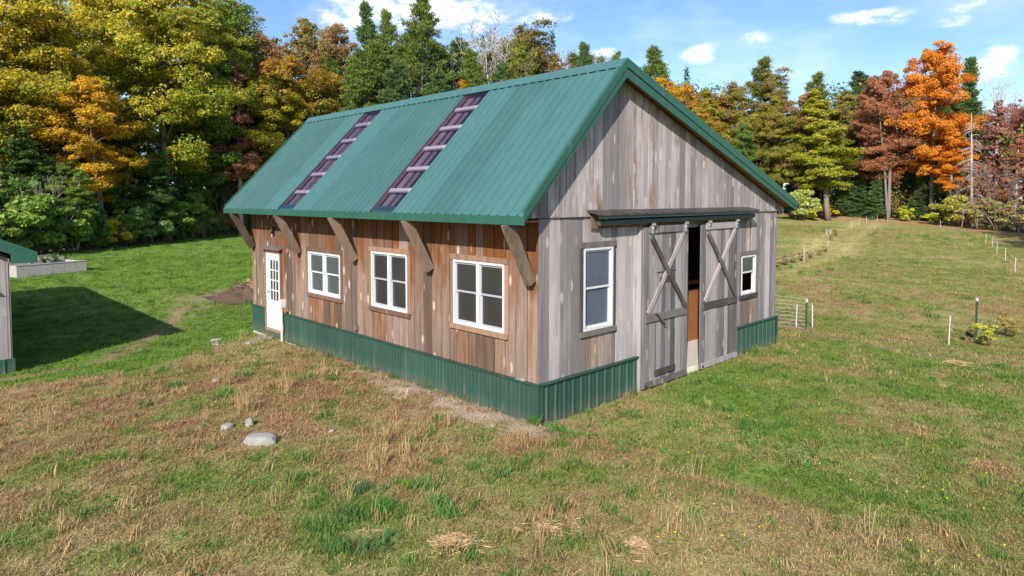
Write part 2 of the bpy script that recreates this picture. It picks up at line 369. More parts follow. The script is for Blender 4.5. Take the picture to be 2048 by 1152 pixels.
for (u, vt, vb, h) in ((1566, 422, 435, .85), (1591, 412, 425, .9), (1611, 411, 422, .85), (1700, 418, 431, .85), (1703, 442, 458, .85), (1718, 437, 452, .85), (1733, 431, 447, .95),
                       (1754, 431, 445, .85), (1775, 428, 442, .85), (1653, 449, 470, .85), (1660, 465, 486, .85), (1655, 482, 505, .85), (1608, 496, 525, .85), (1592, 606, 655, .76), (1625, 608, 657, .78),
                       (1965, 466, 478, .75), (1971, 467, 487, .85), (1985, 474, 495, .85), (1994, 483, 507, .85), (2011, 495, 522, .85), (2030, 514, 545, .85), (1881, 439, 455, .85), (1897, 630, 690, .86)):
    d = FPX * h / (vb - vt); p = at(u, d, vb); POSTS.append((u, vt, vb, h, p)); CTRL.append((p[0], p[1], p[2]))
for (u, v, d) in ((1560, 424, 92), (1640, 426, 88), (1740, 432, 84), (1880, 447, 80), (1980, 462, 72), (2048, 466, 66), (2200, 475, 60), (1300, 420, 95)):
    p = at(u, d, v); CTRL.append(tuple(p))
CTRL = np.array(CTRL, float)
def tps_k(r2): return .5 * r2 * np.log(r2 + 1e-9)
_n = len(CTRL); _A = np.zeros((_n + 3, _n + 3)); _d2 = ((CTRL[:, None, :2] - CTRL[None, :, :2]) ** 2).sum(-1)
_A[:_n, :_n] = tps_k(_d2) + np.eye(_n) * 6.0; _A[:_n, _n] = 1; _A[:_n, _n + 1:] = CTRL[:, :2]; _A[_n, :_n] = 1; _A[_n + 1:, :_n] = CTRL[:, :2].T
_w = np.linalg.solve(_A, np.concatenate([CTRL[:, 2], np.zeros(3)]))
# brow of the mound in front of the barn: ground is about level on this side and falls a foot beyond it
BROW = np.array([on_z(u, v, 0)[:2] for u, v in ((-900, 850), (-300, 795), (0, 768), (140, 757), (280, 742), (430, 692), (500, 664))])
def brow_side(x, y):
    o = np.argsort(BROW[:, 0]); return y - np.interp(x, BROW[o, 0], BROW[o, 1])
def gz(x, y):
    x = np.asarray(x, float); y = np.asarray(y, float); sh = x.shape; x = x.ravel(); y = y.ravel(); z = np.empty_like(x)
    for i in range(0, len(x), 20000):
        X = x[i:i + 20000]; Y = y[i:i + 20000]
        r2 = (X[:, None] - CTRL[None, :, 0]) ** 2 + (Y[:, None] - CTRL[None, :, 1]) ** 2
        z[i:i + 20000] = tps_k(r2) @ _w[:_n] + _w[_n] + X * _w[_n + 1] + Y * _w[_n + 2]
    r = np.hypot(x - 5, y); k = sstep(85, 150, r); z = np.clip(z, -1.2, 3.0) * (1 - k) + 1.8 * k
    s = brow_side(x, y); near = sstep(.3, -.6, x) * sstep(30, 14, np.hypot(x, y)); z = z + near * (.13 * sstep(1.0, -.4, s) - .08 * sstep(.2, 1.5, s))
    inside = (x > -.15) & (x < BW + .15) & (y > -.15) & (y < BL + .15)
    away = np.maximum(np.maximum(-x, x - BW), np.maximum(-y, y - BL))
    lum = (fbm(x * .9, y * .9, 3, 3) - .5) * .10 + (fbm(x * 3.1, y * 3.1, 9, 3) - .5) * .05
    z = z + lum * sstep(.1, 1.2, away); z = np.where(inside, np.minimum(z, -.04), z)
    return z.reshape(sh)
def ground_z(x, y): return float(gz(np.array([x]), np.array([y]))[0])

C_LUSH = np.array((.11, .21, .024)); C_LUSH2 = np.array((.20, .29, .044)); C_TAN = np.array((.52, .37, .19)); C_RUST = np.array((.34, .19, .10))
C_OLIVE = np.array((.235, .25, .06)); C_DIRT = np.array((.52, .41, .31)); C_LITTER = np.array((.36, .20, .10)); C_DARK = np.array((.045, .04, .022)); C_SOIL = np.array((.15, .09, .055))
C_TRACK = np.array((.44, .39, .15))
def polydist(x, y, pts):
    d = np.full(x.shape, 1e9)
    for (a, b) in zip(pts[:-1], pts[1:]):
        ab = b - a; t = np.clip(((x - a[0]) * ab[0] + (y - a[1]) * ab[1]) / (ab @ ab), 0, 1)
        d = np.minimum(d, np.hypot(x - a[0] - t * ab[0], y - a[1] - t * ab[1]))
    return d
PATH_L = np.array([on_z(u, v, -.3)[:2] for u, v in ((492, 585), (440, 585), (375, 610), (345, 640), (285, 680), (215, 712), (130, 732), (0, 752), (-200, 790))])
PATH_M = np.array([on_z(u, v, -.05)[:2] for u, v in ((430, 690), (330, 728), (270, 742), (160, 760))])
TRACK_A = np.array([at(u, d)[:2] for u, d in ((1735, 78), (1700, 62), (1650, 46), (1560, 36), (1480, 32))])
TRACK_B = np.array([on_z(u, v, -.3)[:2] for u, v in ((1600, 655), (1650, 672), (1740, 690), (1800, 702), (1880, 716))])
TREE_R = np.array([at(u, d)[:2] for u, d in ((1250, 95), (1560, 92), (1640, 87), (1740, 82), (1880, 77), (1980, 70), (2048, 64), (2300, 52))])
TREE_L = np.array([at(u, d)[:2] for u, d in ((-500, 33), (-200, 36), (0, 39), (120, 43), (250, 49), (400, 60), (480, 66), (700, 72), (1000, 80), (1250, 90))])
def blob(x, y, u, v, ru, rv=None, z=0.0):
    """soft spot on the ground round a place, radii in metres across and along the view"""
    c = on_z(u, v, z); f = np.array([c[0] - CAM[0], c[1] - CAM[1]]); f /= np.linalg.norm(f); rv = rv or ru
    dx = x - c[0]; dy = y - c[1]; a = dx * f[1] - dy * f[0]; b = dx * f[0] + dy * f[1]
    return np.exp(-(a / ru) ** 2 - (b / rv) ** 2)
def ground_weights(x, y):
    """shares of dry, rust, lush, dirt ... at a place, from patches that lie on the ground"""
    n1 = fbm(x * .55, y * .55, 21, 4); n2 = fbm(x * 1.7, y * 1.7, 33, 4); n3 = fbm(x * .18, y * .18, 47, 3); n4 = fbm(x * 4.5, y * 4.5, 55, 3)
    s = brow_side(x, y); left = sstep(.9, -.2, x); mound = sstep(.6, -.5, s) * left
    far = sstep(14, 26, np.hypot(x - CAM[0], y - CAM[1]))
    meadow_l = sstep(-.2, .6, s) * left + sstep(11.2, 12.5, y) * sstep(40, 20, x) ; meadow_l = np.clip(meadow_l, 0, 1)
    right = np.clip(1 - mound - meadow_l, 0, 1)
    field = right * sstep(10.0, 13.5, x + .35 * np.abs(y + 1))
    dry = mound * np.clip(.78 + 1.5 * (n1 - .5) + 1.5 * (n2 - .5), 0, 1) + right * (1 - field) * np.clip(.27 + 1.9 * (n1 - .5) + 1.3 * (n2 - .5), 0, 1) + field * np.clip(.34 + 1.5 * (n2 - .5) + (n1 - .5), 0, 1)
    rust = mound * np.clip(.22 + 2.2 * (n3 - .5) + 1.5 * (n2 - .5), 0, 1) + right * np.clip(.04 + 1.8 * (fbm(x * .35, y * .35, 77, 4) - .5) + .9 * (n2 - .5), 0, 1)
    # rusty ground by the near corner and along the wall, worn bands across the right
    for (u, v, a, b, k) in ((1130, 900, 1.1, .5, .75), (1330, 905, 1.2, .35, .55), (980, 810, 1.0, .6, .5), (760, 760, 1.3, .9, .6), (650, 710, 1.5, 1.0, .5), (1750, 850, 1.9, .45, .6), (1950, 930, 1.6, .5, .5),
                            (1620, 735, 2.6, .7, .55), (1420, 1000, 1.0, .45, .5), (1260, 1090, .7, .5, .45), (1900, 735, 1.6, .5, .5), (1180, 1010, .6, .5, .4), (820, 920, .9, .5, .5), (700, 940, .6, .4, .4)):
        rust = np.maximum(rust, k * blob(x, y, u, v, a, b) * np.clip(.55 + 1.8 * (n2 - .3), 0, 1.3))
    for (u, v, a, b, k) in ((860, 960, .7, .5, .7), (1000, 1060, 1.0, .5, .85), (1200, 1020, .8, .4, .8), (640, 960, .7, .4, .8), (700, 880, .9, .6, .5), (1010, 1120, .8, .3, .5), (560, 760, 1.0, .5, .45)):
        dry = np.maximum(dry, k * blob(x, y, u, v, a, b))
    lush = np.zeros_like(x)
    for (u, v, a, b, k) in ((1480, 800, 1.3, 1.2, .95), (1600, 870, 1.4, .8, .85), (1720, 765, 2.0, .8, .9), (1850, 1010, 1.5, .6, .75), (1900, 780, 2.4, .6, .7), (1560, 960, 1.0, .6, .6), (430, 960, 1.0, .5, .75), (520, 1000, 1.0, .4, .6), (150, 860, 1.0, .5, .55),
                            (60, 800, 1.5, .5, .6), (1180, 880, .5, .3, .6), (640, 1110, .8, .35, .5), (1340, 1130, .6, .25, .3), (1990, 720, 1.6, .8, .9), (1380, 740, .9, .4, .8), (1020, 1010, .5, .3, .4)):
        lush = np.maximum(lush, k * blob(x, y, u, v, a, b) * np.clip(.6 + 1.6 * (n2 - .35), 0, 1.2))
    lush = np.clip(lush, 0, 1)
    dirt = sstep(.62, .05, np.abs(x + .30) + 1.3 * (n2 - .5) + 1.0 * (n4 - .5)) * sstep(-.9, -.3, y) * sstep(7.0, 3.0, y) * .85
    dirt = np.maximum(dirt, blob(x, y, 985, 848, .8, .30) * np.clip(.2 + 1.9 * (n2 - .2), 0, 1))
    worn = .9 * sstep(.50, .05, polydist(x, y, PATH_L) + .7 * (n2 - .5)); worn = np.maximum(worn, .95 * blob(x, y, 450, 592, 1.9, 1.3, -.2)); worn = np.maximum(worn, .8 * blob(x, y, 385, 612, 1.0, 1.1, -.2)); worn = np.maximum(worn, .6 * blob(x, y, 345, 645, .6, .8, -.2) * np.clip(.4 + 2 * (n2 - .35), 0, 1)); worn = np.maximum(worn, .55 * sstep(.5, .1, polydist(x, y, PATH_M) + .6 * (n4 - .5)))
    worn = np.maximum(worn, .65 * sstep(.65, .1, polydist(x, y, TRACK_B) + .5 * (n2 - .5)))
    _td = polydist(x, y, TRACK_A); track = np.maximum(.55 * sstep(2.6, 1.4, _td + 1.2 * (n2 - .5)), sstep(.75, .15, np.abs(_td - 1.1) + .5 * (n2 - .5)))
    dl = polydist(x, y, TREE_L); dr = polydist(x, y, TREE_R)
    litter = np.clip(sstep(7.0, 2.0, dr + 5 * (n1 - .5)) + .7 * sstep(2.6, .6, dl + 1.5 * (n1 - .5)), 0, 1)
    return dict(n1=n1, n2=n2, n3=n3, n4=n4, mound=mound, meadow=meadow_l, right=right, field=field, dry=np.clip(dry, 0, 1), rust=np.clip(rust, 0, 1), lush=lush, dirt=np.clip(dirt, 0, 1), worn=np.clip(worn, 0, 1), track=track, litter=litter, far=far)
def L3(a, b, t): return a + (b - a) * np.asarray(t)[..., None]
def ground_colour(x, y, w=None):
    w = w or ground_weights(x, y)
    g = L3(C_LUSH, C_LUSH2, np.clip(w['n2'] * 1.6 - .3, 0, 1))
    c = L3(g, L3(C_OLIVE, C_LUSH2, .35 * w['n1']), np.clip(w['mound'] * .75 + (w['right'] - w['field']) * .40 + w['field'] * .8, 0, 1))
    c = L3(c, C_LUSH * 1.15, w['lush'] * .8)
    k = 1 - .75 * w['lush']
    c = L3(c, C_TAN * .84, w['dry'] * k * .70); c = L3(c, C_RUST, w['rust'] * k * .85)
    c = L3(c, C_TRACK, w['track'] * .8); c = L3(c, L3(C_DIRT * .8, C_RUST * .8, .45 + .5 * w['n1']), w['worn'] * .85); c = L3(c, C_DIRT, w['dirt']); c = L3(c, C_LITTER, w['litter'] * .85)
    return np.clip(c, 0, 1)
def axis(lo, hi, c, fine, half, far):
    """coordinates: fine steps near c, growing outwards"""
    out = [c]; 
    for sgn, end in ((1, hi), (-1, lo)):
        x = c
        while (x - end) * sgn < 0:
            d = abs(x - c); x += sgn * (fine if d < half else min(far, fine * (1 + (d - half) * .09))); out.append(x)
    return np.array(sorted(out))
gx = axis(-420, 420, 0, .16, 13, 14); gy = axis(-420, 420, 0, .16, 12, 14)
GX, GY = np.meshgrid(gx, gy); GZ = gz(GX, GY)
nx, ny = len(gx), len(gy); ii = np.arange(nx * ny).reshape(ny, nx)
gf = np.stack([ii[:-1, :-1], ii[:-1, 1:], ii[1:, 1:], ii[1:, :-1]], -1).reshape(-1, 4)
_w0 = ground_weights(GX.ravel(), GY.ravel())
gc = np.concatenate([ground_colour(GX.ravel(), GY.ravel(), _w0), np.ones((nx * ny, 1))], 1)
t = NT('meadow ground'); a = t.n('ShaderNodeAttribute', attribute_type='GEOMETRY', attribute_name='gc').outputs['Color']; c = t.coord('Object')
n1 = t.noise(c, 9, 5, .65); n2 = t.noise(c, 40, 3, .6); n3 = t.noise(c, 2.1, 4, .6)
hs = t.n('ShaderNodeHueSaturation'); t.l(a, hs.inputs['Color']); t.put(hs.inputs['Value'], t.math('ADD', .5, t.math('ADD', t.math('MULTIPLY', n1, .62), t.math('MULTIPLY', n2, .42)))); t.put(hs.inputs['Hue'], t.math('ADD', .485, t.math('MULTIPLY', n3, .03)))
hs.inputs['Saturation'].default_value = .95
t.col(hs.outputs[0]); t.set(Roughness=.95); t.p.inputs['Specular IOR Level'].default_value = .1; t.bump(t.math('ADD', n1, n2), .9, .05)
gm = npmesh('ground', np.stack([GX.ravel(), GY.ravel(), GZ.ravel()], 1), gf, {'gc': ('FLOAT_COLOR', gc)}, smooth=True)
gm.materials.append(t.m); ground = bpy.data.objects.new('ground', gm); COL.objects.link(ground)
tag(ground, 'grassy meadow with worn dry patches around the barn', kind='structure')

# ------------------------------------------------------------------ barn
rng = random.Random(7)
HB = 3.25; SK = .65
XE, ZE = -.62, 3.33; XR, ZR = 1.87, 5.90; XF, ZF = 9.03, 3.45; OY = .30
def roof_top(x): return ZE + (x - XE) * (ZR - ZE) / (XR - XE) if x < XR else ZR + (x - XR) * (ZF - ZR) / (XF - XR)
barn = empty('barn', (0, 0, 0))
tag(barn, 'weathered board barn with green metal roof, sliding doors and green metal skirt', 'barn')

def cut(z0, z1, holes):
    segs = [(z0, z1)]
    for a, b in sorted(holes):
        segs = [s for p, q in segs for s in ((p, min(q, a)), (max(p, b), q)) if s[1] - s[0] > .03]
    return segs
def columns(a, b, wmin, wmax, edges, seed):
    r = random.Random(seed); xs = [a]; 
    while xs[-1] < b - wmax: xs.append(xs[-1] + r.uniform(wmin, wmax))
    xs.append(b)
    for e in edges:
        k = min(range(1, len(xs) - 1), key=lambda i: abs(xs[i] - e)); xs[k] = e
    xs = sorted(set(xs)); return [(p, q) for p, q in zip(xs[:-1], xs[1:]) if q - p > .01]
def rects_minus(a, b, c, d, holes):
    """rectangle a..b by c..d minus holes, as strips"""
    xs = sorted({a, b} | {min(max(q, a), b) for h in holes for q in h[:2]}); out = []
    for p, q in zip(xs[:-1], xs[1:]):
        m = (p + q) / 2; hs = [(h[2], h[3]) for h in holes if h[0] < m < h[1]]
        out += [(p, q, s, e) for s, e in cut(c, d, hs)]
    return out
E_WIN = [(.735, 2.055, 1.345, 2.487), (3.478, 4.757, 1.33, 2.475), (6.05, 7.54, 1.33, 2.31)]
DOOR = (9.10, 9.92, .16, 2.13)
G_WIN = [(1.067, 1.866, 1.33, 2.731), (6.68, 7.395, 1.36, 2.258)]
GATE = (2.95, 6.15, -.05, 2.98)

# walls: sheathing with the boards nailed on it
wall = MB()
for p, q, s, e in rects_minus(0, BL, -.05, 3.55, E_WIN + [DOOR]): wall.box(.016, .06, p, q, s, e)
wall_e = wall.build('wall', M['dark_wood'], barn); wall_e['label'] = 'brown board side wall under the long eave'
holes = E_WIN + [DOOR]
for p, q in columns(0, BL, .20, .31, [h[i] for h in holes for i in (0, 1)], 3):
    m = (p + q) / 2
    for s, e in cut(.60, 3.24, [(h[2], h[3]) for h in holes if h[0] < m < h[1]]):
        o = rng.uniform(-.004, .004); MB().box(-.012 + o, .013, p + .010, q - .010, s, e).build('board', M['board_brown_stained' if e < 1.5 and any(h[0] - .05 < m < h[1] + .05 for h in E_WIN) else 'board_brown'], wall_e)
wall = MB()
for p, q, s, e in rects_minus(.062, BW - .062, -.05, 3.55, G_WIN + [GATE]): wall.box(p, q, .016, .06, s, e)
def under(x): return roof_top(x) - .17
wall.prism([(.0, 3.55), (BW, 3.55), (BW, under(BW)), (XR, under(XR)), (.0, under(.0))], 'y', .016, .06)
wall_g = wall.build('wall', M['dark_wood'], barn); wall_g['label'] = 'grey board gable wall with the sliding doors'
holes = G_WIN + [GATE]
for p, q in columns(0, BW, .17, .29, [h[i] for h in holes for i in (0, 1)], 5):
    m = (p + q) / 2
    for s, e in cut(.60, HB, [(h[2], h[3]) for h in holes if h[0] < m < h[1]]):
        o = rng.uniform(-.004, .004); MB().box(p + .008, q - .008, -.012 + o, .013, s, e).build('board', M['board_grey_stained' if e < 1.5 else 'board_grey'], wall_g)
for p, q in columns(-.52, BW + .34, .17, .30, [XR], 8):
    a, b = p + .008, q - .008; o = rng.uniform(-.004, .004)
    if max(under(a), under(b)) < HB + .03: continue
    poly = [(a, HB + .012), (b, HB + .012), (b, max(under(b), HB + .014)), (a, max(under(a), HB + .014))]
    MB().prism(poly, 'y', -.046 + o, -.016).build('board', M['board_grey'], wall_g)
for nm, bx_ in (('wall', (0.0, BW, BL - .03, BL, -.05, 3.55)), ('wall', (BW - .05, BW - .008, 0.02, BL - .035, -.05, 3.62))):
    w_ = MB().box(*bx_)
    if bx_[0] == 0.0: w_.prism([(.0, 3.55), (BW, 3.55), (BW, under(BW)), (XR, under(XR)), (.0, under(.0))], 'y', BL - .03, BL)
    wo_ = w_.build(nm, M['dark_wood'], barn)
    for p, q in columns(0, BL if bx_[0] else BW, .5, .7, [], 11):
        if bx_[0]: MB().box(BW - .006, BW + .016, p + .004, q - .004, .02, 3.5).build('board', M['board_grey'], wo_)
        else:
            MB().prism([(p + .004, .02), (q - .004, .02), (q - .004, under(q)), (p + .004, under(p))], 'y', BL + .002, BL + .024).build('board', M['board_grey'], wo_)
# corner boards
cb = MB().box(-.018, .055, -.017, -.013, .60, HB).build('corner_board', M['board_grey'], wall_g)

# floor slab and footing
MB().box(.05, BW - .05, .05, BL - .05, -.5, .08).build('floor_slab', M['concrete'], barn)
ft = MB(); ft.box(-.02, .02, .03, BL, -.6, .1); ft.box(.021, BW, .0, .04, -.6, .07); ft.build('footing', M['pale_concrete'], barn)

# green metal skirt
def sheet(length, ribs, h, rib_w, taper, minor=0):
    """profile of ribbed sheet: list of (along, out)"""
    out = [(0, 0)]; n = max(1, round(length / ribs)); st = length / n
    for i in range(n):
        c = (i + .5) * st
        if minor:
            for k in range(1, minor + 1):
                pass
        out += [(c - rib_w / 2 - taper, 0), (c - rib_w / 2, h), (c + rib_w / 2, h), (c + rib_w / 2 + taper, 0)]
        if minor and i < n - 1:
            for k in range(minor):
                m = c + rib_w / 2 + taper + (st - rib_w - 2 * taper) * (k + 1) / (minor + 1)
                out += [(m - .014, 0), (m - .008, .005), (m + .008, .005), (m + .014, 0)]
    out.append((length, 0)); return out
def loft(prof, f0, f1):
    a = [f0(u, h) for u, h in prof]; b = [f1(u, h) for u, h in prof]; n = len(prof)
    return MB().add(a + b, [(i, i + 1, n + i + 1, n + i) for i in range(n - 1)])
def skirt_run(parent, along, a, b, z0, z1):
    n = max(1, round((b - a) / .92)); st = (b - a) / n
    for i in range(n):
        if along == 'y':
            y0 = a + i * st; pr = sheet(st, .102, .008, .03, .012)
            loft(pr, lambda u, h: (-.036 - h, y0 + u, z0), lambda u, h: (-.036 - h, y0 + u, z1)).build('panel', M['skirt_metal'], parent, recalc=False)
        else:
            x0 = a + i * st; pr = sheet(st, .23, .022, .028, .016, 1)
            loft(pr, lambda u, h: (x0 + u, -.036 - h, z0), lambda u, h: (x0 + u, -.036 - h, z1)).build('panel', M['skirt_metal'], parent, recalc=False)
sk = MB(); sk.box(-.034, -.014, .0, 8.98, -.07, .60); sk.box(-.034, -.014, 10.03, BL, -.07, .60); sk.box(-.034, -.014, 8.981, 10.029, -.07, .06)
skirt_e = sk.build('skirt', M['skirt_metal'], barn)
skirt_run(skirt_e, 'y', 0.05, 8.98, -.075, .625); skirt_run(skirt_e, 'y', 10.03, BL + .02, -.075, .625); skirt_run(skirt_e, 'y', 8.985, 10.025, -.075, .07)
for (a, b) in ((-.075, 8.98), (10.03, BL + .03)): MB().box(-.075, -.013, a, b, .627, .655).build('cap', M['skirt_metal'], skirt_e)
sk = MB(); sk.box(.0, 2.62, -.034, -.014, -.07, .60); sk.box(6.42, BW, -.034, -.014, -.07, .60)
skirt_g = sk.build('skirt', M['skirt_metal'], barn)
skirt_run(skirt_g, 'x', 0.05, 2.63, -.07, .625); skirt_run(skirt_g, 'x', 6.42, BW + .02, -.07, .625)
for (a, b) in ((-.011, 2.64), (6.40, BW + .04)): MB().box(a, b, -.085, -.019, .629, .657).build('cap', M['skirt_metal'], skirt_g)
ct = MB(); ct.box(-.062, -.048, -.064, .055, -.08, .626); ct.box(-.0479, .055, -.064, -.06, -.08, .626); ct.build('corner_trim', M['skirt_metal'], skirt_g)
ct = MB(); ct.box(BW - .03, BW + .05, -.066, -.059, -.08, .627); ct.box(BW + .0365, BW + .05, -.0585, .09, -.08, .627); ct.build('corner_trim', M['skirt_metal'], skirt_g)
MB().box(2.632, 2.66, -.07, -.015, -.05, .628).build('corner_trim', M['skirt_metal'], skirt_g)

# windows
def window(plane, a0, a1, z0, z1, pane, twin=True, trim=None, trim_label=None, opened=False):
    """white vinyl window; plane 'e' (side wall, along y) or 'g' (gable, along x)"""
    def B(mb, a, b, o0, o1, z, zz):      # o: distance out of the wall
        return mb.box(-o1, -o0, a, b, z, zz) if plane == 'e' else mb.box(a, b, -o1, -o0, z, zz)
    f = MB(); w = .038
    B(f, a0, a0 + w, -.05, .045, z0, z1); B(f, a1 - w, a1, -.05, .045, z0, z1); B(f, a0 + w, a1 - w, -.05, .0445, z0, z0 + w); B(f, a0 + w, a1 - w, -.05, .0445, z1 - w, z1)
    mid = (a0 + a1) / 2
    if twin: B(f, mid - .034, mid + .034, -.05, .044, z0 + w, z1 - w)
    win = f.build('window', M['white'], barn)
    lights = [(a0 + w, mid - .034), (mid + .034, a1 - w)] if twin else [(a0 + w, a1 - w)]
    zm = (z0 + z1) / 2 + (.06 if opened else .02)
    for (p, q) in lights:
        for (s, e, dep, nm) in ((zm - .02, z1 - w, .012, 'upper_sash'), (z0 + w, zm + .02, -.012, 'lower_sash')):
            sh = MB(); r = .035; o1, o0 = dep, dep - .022
            B(sh, p, p + r, o0, o1, s, e); B(sh, q - r, q, o0, o1, s, e); B(sh, p + r, q - r, o0, o1 - .001, s, s + r); B(sh, p + r, q - r, o0, o1 - .001, e - r, e)
            sh.build(nm, M['sash' if pane != 'pane_sky_tint' else 'sash_pale'] if pane != 'pane_clear' else M['white'], win)
            if opened and nm == 'lower_sash': continue
            pm = MB(); B(pm, p + r - .004, q - r + .004, dep - .014, dep - .010, s + r - .004, e - r + .004); pm.build('pane', M[pane], win)
    if trim:
        tm = M[trim]; tw = .085
        B(MB(), a0 - tw, a1 + tw, .014, .05, z1 + .003, z1 + .10).build('head_trim', tm, win)
        B(MB(), a0 - tw, a1 + tw, .014, .06, z0 - .09, z0 - .003).build('sill', tm, win)
        for (p, q) in ((a0 - tw, a0 - .003), (a1 + .003, a1 + tw)): B(MB(), p, q, .0135, .034, z0 - .002, z1 + .002).build('side_trim', tm, win)
    return win
for i, (a, b, c, d) in enumerate(E_WIN):
    w_ = window('e', a, b, c, d, 'pane_clear' if i == 2 else 'pane_dark', True, 'trim_wood')
w_ = window('g', *G_WIN[0], 'pane_sky_tint', False, 'trim_grey')
w_ = window('g', *G_WIN[1], 'pane_clear', False, 'trim_grey', opened=True); w_['label'] = 'small half open white window'

# entry door
d0, d1, dz0, dz1 = DOOR
dr = MB()
dr.box(-.045, .05, d0, d0 + .05, dz0, dz1); dr.box(-.045, .05, d1 - .09, d1, dz0, dz1); dr.box(-.0445, .05, d0 + .051, d1 - .091, dz1 - .05, dz1); dr.box(-.0445, .05, d0 + .051, d1 - .091, dz0, dz0 + .04)
entry = dr.build('entry_door', M['white_door'], barn); entry['label'] = 'white glazed entry door'
ya, yb, za, zb = d0 + .052, d1 - .092, dz0 + .042, dz1 - .052
lt = (ya + .09, yb - .09, za + .70, zb - .12)
lf = MB()
for p, q, s, e in rects_minus(ya, yb, za, zb, [lt]): lf.box(-.02, .02, p, q, s, e)
lf.build('door_leaf', M['white_door'], entry)
mu = MB()
for k in (1, 2): yk = lt[0] + (lt[1] - lt[0]) * k / 3; mu.box(-.018, -.003, yk - .014, yk + .014, lt[2], lt[3])
for k in (1, 2, 3): zk = lt[2] + (lt[3] - lt[2]) * k / 4; mu.box(-.0175, -.0035, lt[0], lt[1], zk - .013, zk + .013)
mu.build('muntin', M['white_door'], entry)
for i in range(3):
    for j in range(4):
        y0 = lt[0] + (lt[1] - lt[0]) * i / 3; z0 = lt[2] + (lt[3] - lt[2]) * j / 4
        MB().box(.0, .004, y0, y0 + (lt[1] - lt[0]) / 3 - .0005, z0, z0 + (lt[3] - lt[2]) / 4 - .0005).build('pane', M['pane_dark'], entry)
MB().tube([(-.021, yb - .05, 1.12), (-.05, yb - .05, 1.12), (-.075, yb - .05, 1.12)], [.014, .014, .03], 10).build('handle', M['steel'], entry)
for (a, b, c, d, o) in ((d0 - .10, d0 - .003, dz0 - .06, dz1 + .02, .05), (d1 + .003, d1 + .10, dz0 - .06, dz1 + .02, .05)): MB().box(-o, -.0145, a, b, c, d).build('side_trim', M['trim_wood'], entry)
MB().box(-.055, -.0145, d0 - .0025, d1 + .0025, dz0 - .075, dz0 - .003).build('threshold', M['trim_wood'], entry)
MB().box(-.0495, -.0145, d0 - .0025, d1 + .0025, dz1 + .003, dz1 + .09).build('head_trim', M['trim_wood'], entry)
MB().prism([(-.014, dz1 + .15), (-.14, dz1 + .10), (-.14, dz1 + .125), (-.014, dz1 + .18)], 'y', d0 - .14, d1 + .14).build('drip_board', M['trim_grey'], entry)

# sliding doors on a pipe track
def slider(x0, x1, label, latch):
    root = MB().box(x0 + .01, x1 - .01, -.105, -.092, .05, 3.02).build('sliding_door', M['dark_wood'], barn); root['label'] = label
    for p, q in columns(x0, x1, .14, .22, [], int(x0 * 100)):
        o = rng.uniform(-.003, .003); MB().box(p + .003, q - .003, -.128 + o, -.106, .035, 3.04).build('board', M['board_door'], root)
    def rail(a, b, z0, z1, t=.03, mat='trim_grey', nm='rail'): return MB().box(a, b, -.132 - t, -.1325, z0, z1).build(nm, M[mat], root)
    rail(x0 + .16, x1 - .18, 2.93, 3.06, mat='board_door'); rail(x0 + .07, x1 - .08, 1.27, 1.41); rail(x0 + .04, x1 - .03, .036, .15, .022, 'board_door')
    a, b = x0 + .2, x1 - .2
    MB().bar((a, -.176, 2.86), (b + .06, -.176, 1.425), .026, .095, (1, 0, .8)).build('brace', M['trim_grey'], root)
    MB().bar((b + .02, -.146, 2.90), (a - .06, -.146, 1.43), .026, .095, (1, 0, -.8)).build('brace', M['board_door'], root)
    for xx in (x0 + .22, x1 - .18):
        h = MB(); h.box(xx - .03, xx + .03, -.19, -.1655, 2.92, 3.12); h.tube([(xx, -.205, 3.02), (xx, -.16, 3.02)], .022, 8); h.box(xx - .022, xx + .022, -.235, -.1905, 3.07, 3.115); h.build('hanger', M['steel'], root)
    if latch:
        MB().bar((3.0, -.19, 1.43), (3.3, -.19, 1.18), .03, .05, (0, 1, 0)).build('latch_bar', M['trim_grey'], root)
        rail(3.04, 3.73, .22, .33, .03, 'trim_grey'); rail(3.10, 3.76, 2.17, 2.186, .008, 'dark_wood', 'hatch_joint'); rail(3.06, 3.075, .34, 1.25, .006, 'dark_wood', 'hatch_joint'); rail(3.70, 3.715, .34, 1.25, .006, 'dark_wood', 'hatch_joint')
        rail(3.2, 3.66, 1.97, 2.08, .012, 'trim_grey', 'hatch_cleat')
    MB().tube([(x0 + .07, -.13, .09), (x0 + .07, -.17, .07)], [.03, .03], 8).build('guide_roller', M['black'], root)
slider(2.66, 4.21, 'sliding door nearer the tall window', True)
slider(4.72, 6.32, 'sliding door nearer the small window', False)
MB().box(2.62, 2.656, -.1, -.0145, -.02, 3.05).build('door_jamb', M['board_door'], barn)
for (a, b) in ((2.90, 2.95), (6.15, 6.20)): MB().box(a, b, -.014, .16, -.02, 2.98).build('door_jamb', M['board_brown'], barn)
MB().box(1.22, 6.92, -.075, -.05, 3.06, 3.30).build('track_board', M['trim_wood'], barn)
tr = MB().tube([(1.30, -.17, 3.16), (6.94, -.17, 3.185)], .055, 12).build('door_track', M['track'], barn, smooth=False)
for xx in (1.5, 2.6, 3.7, 4.8, 5.9, 6.8): MB().box(xx - .02, xx + .02, -.17, -.0755, 3.205, 3.235).build('bracket', M['steel'], tr)
MB().prism([(-.048, 3.345), (-.048, 3.375), (-.33, 3.315), (-.33, 3.285)], 'x', 1.13, 6.93).build('track_hood', M['trim_grey'], barn)
MB().box(1.16, 6.88, -.30, -.283, 3.235, 3.282).build('hood_fascia', M['track'], barn)

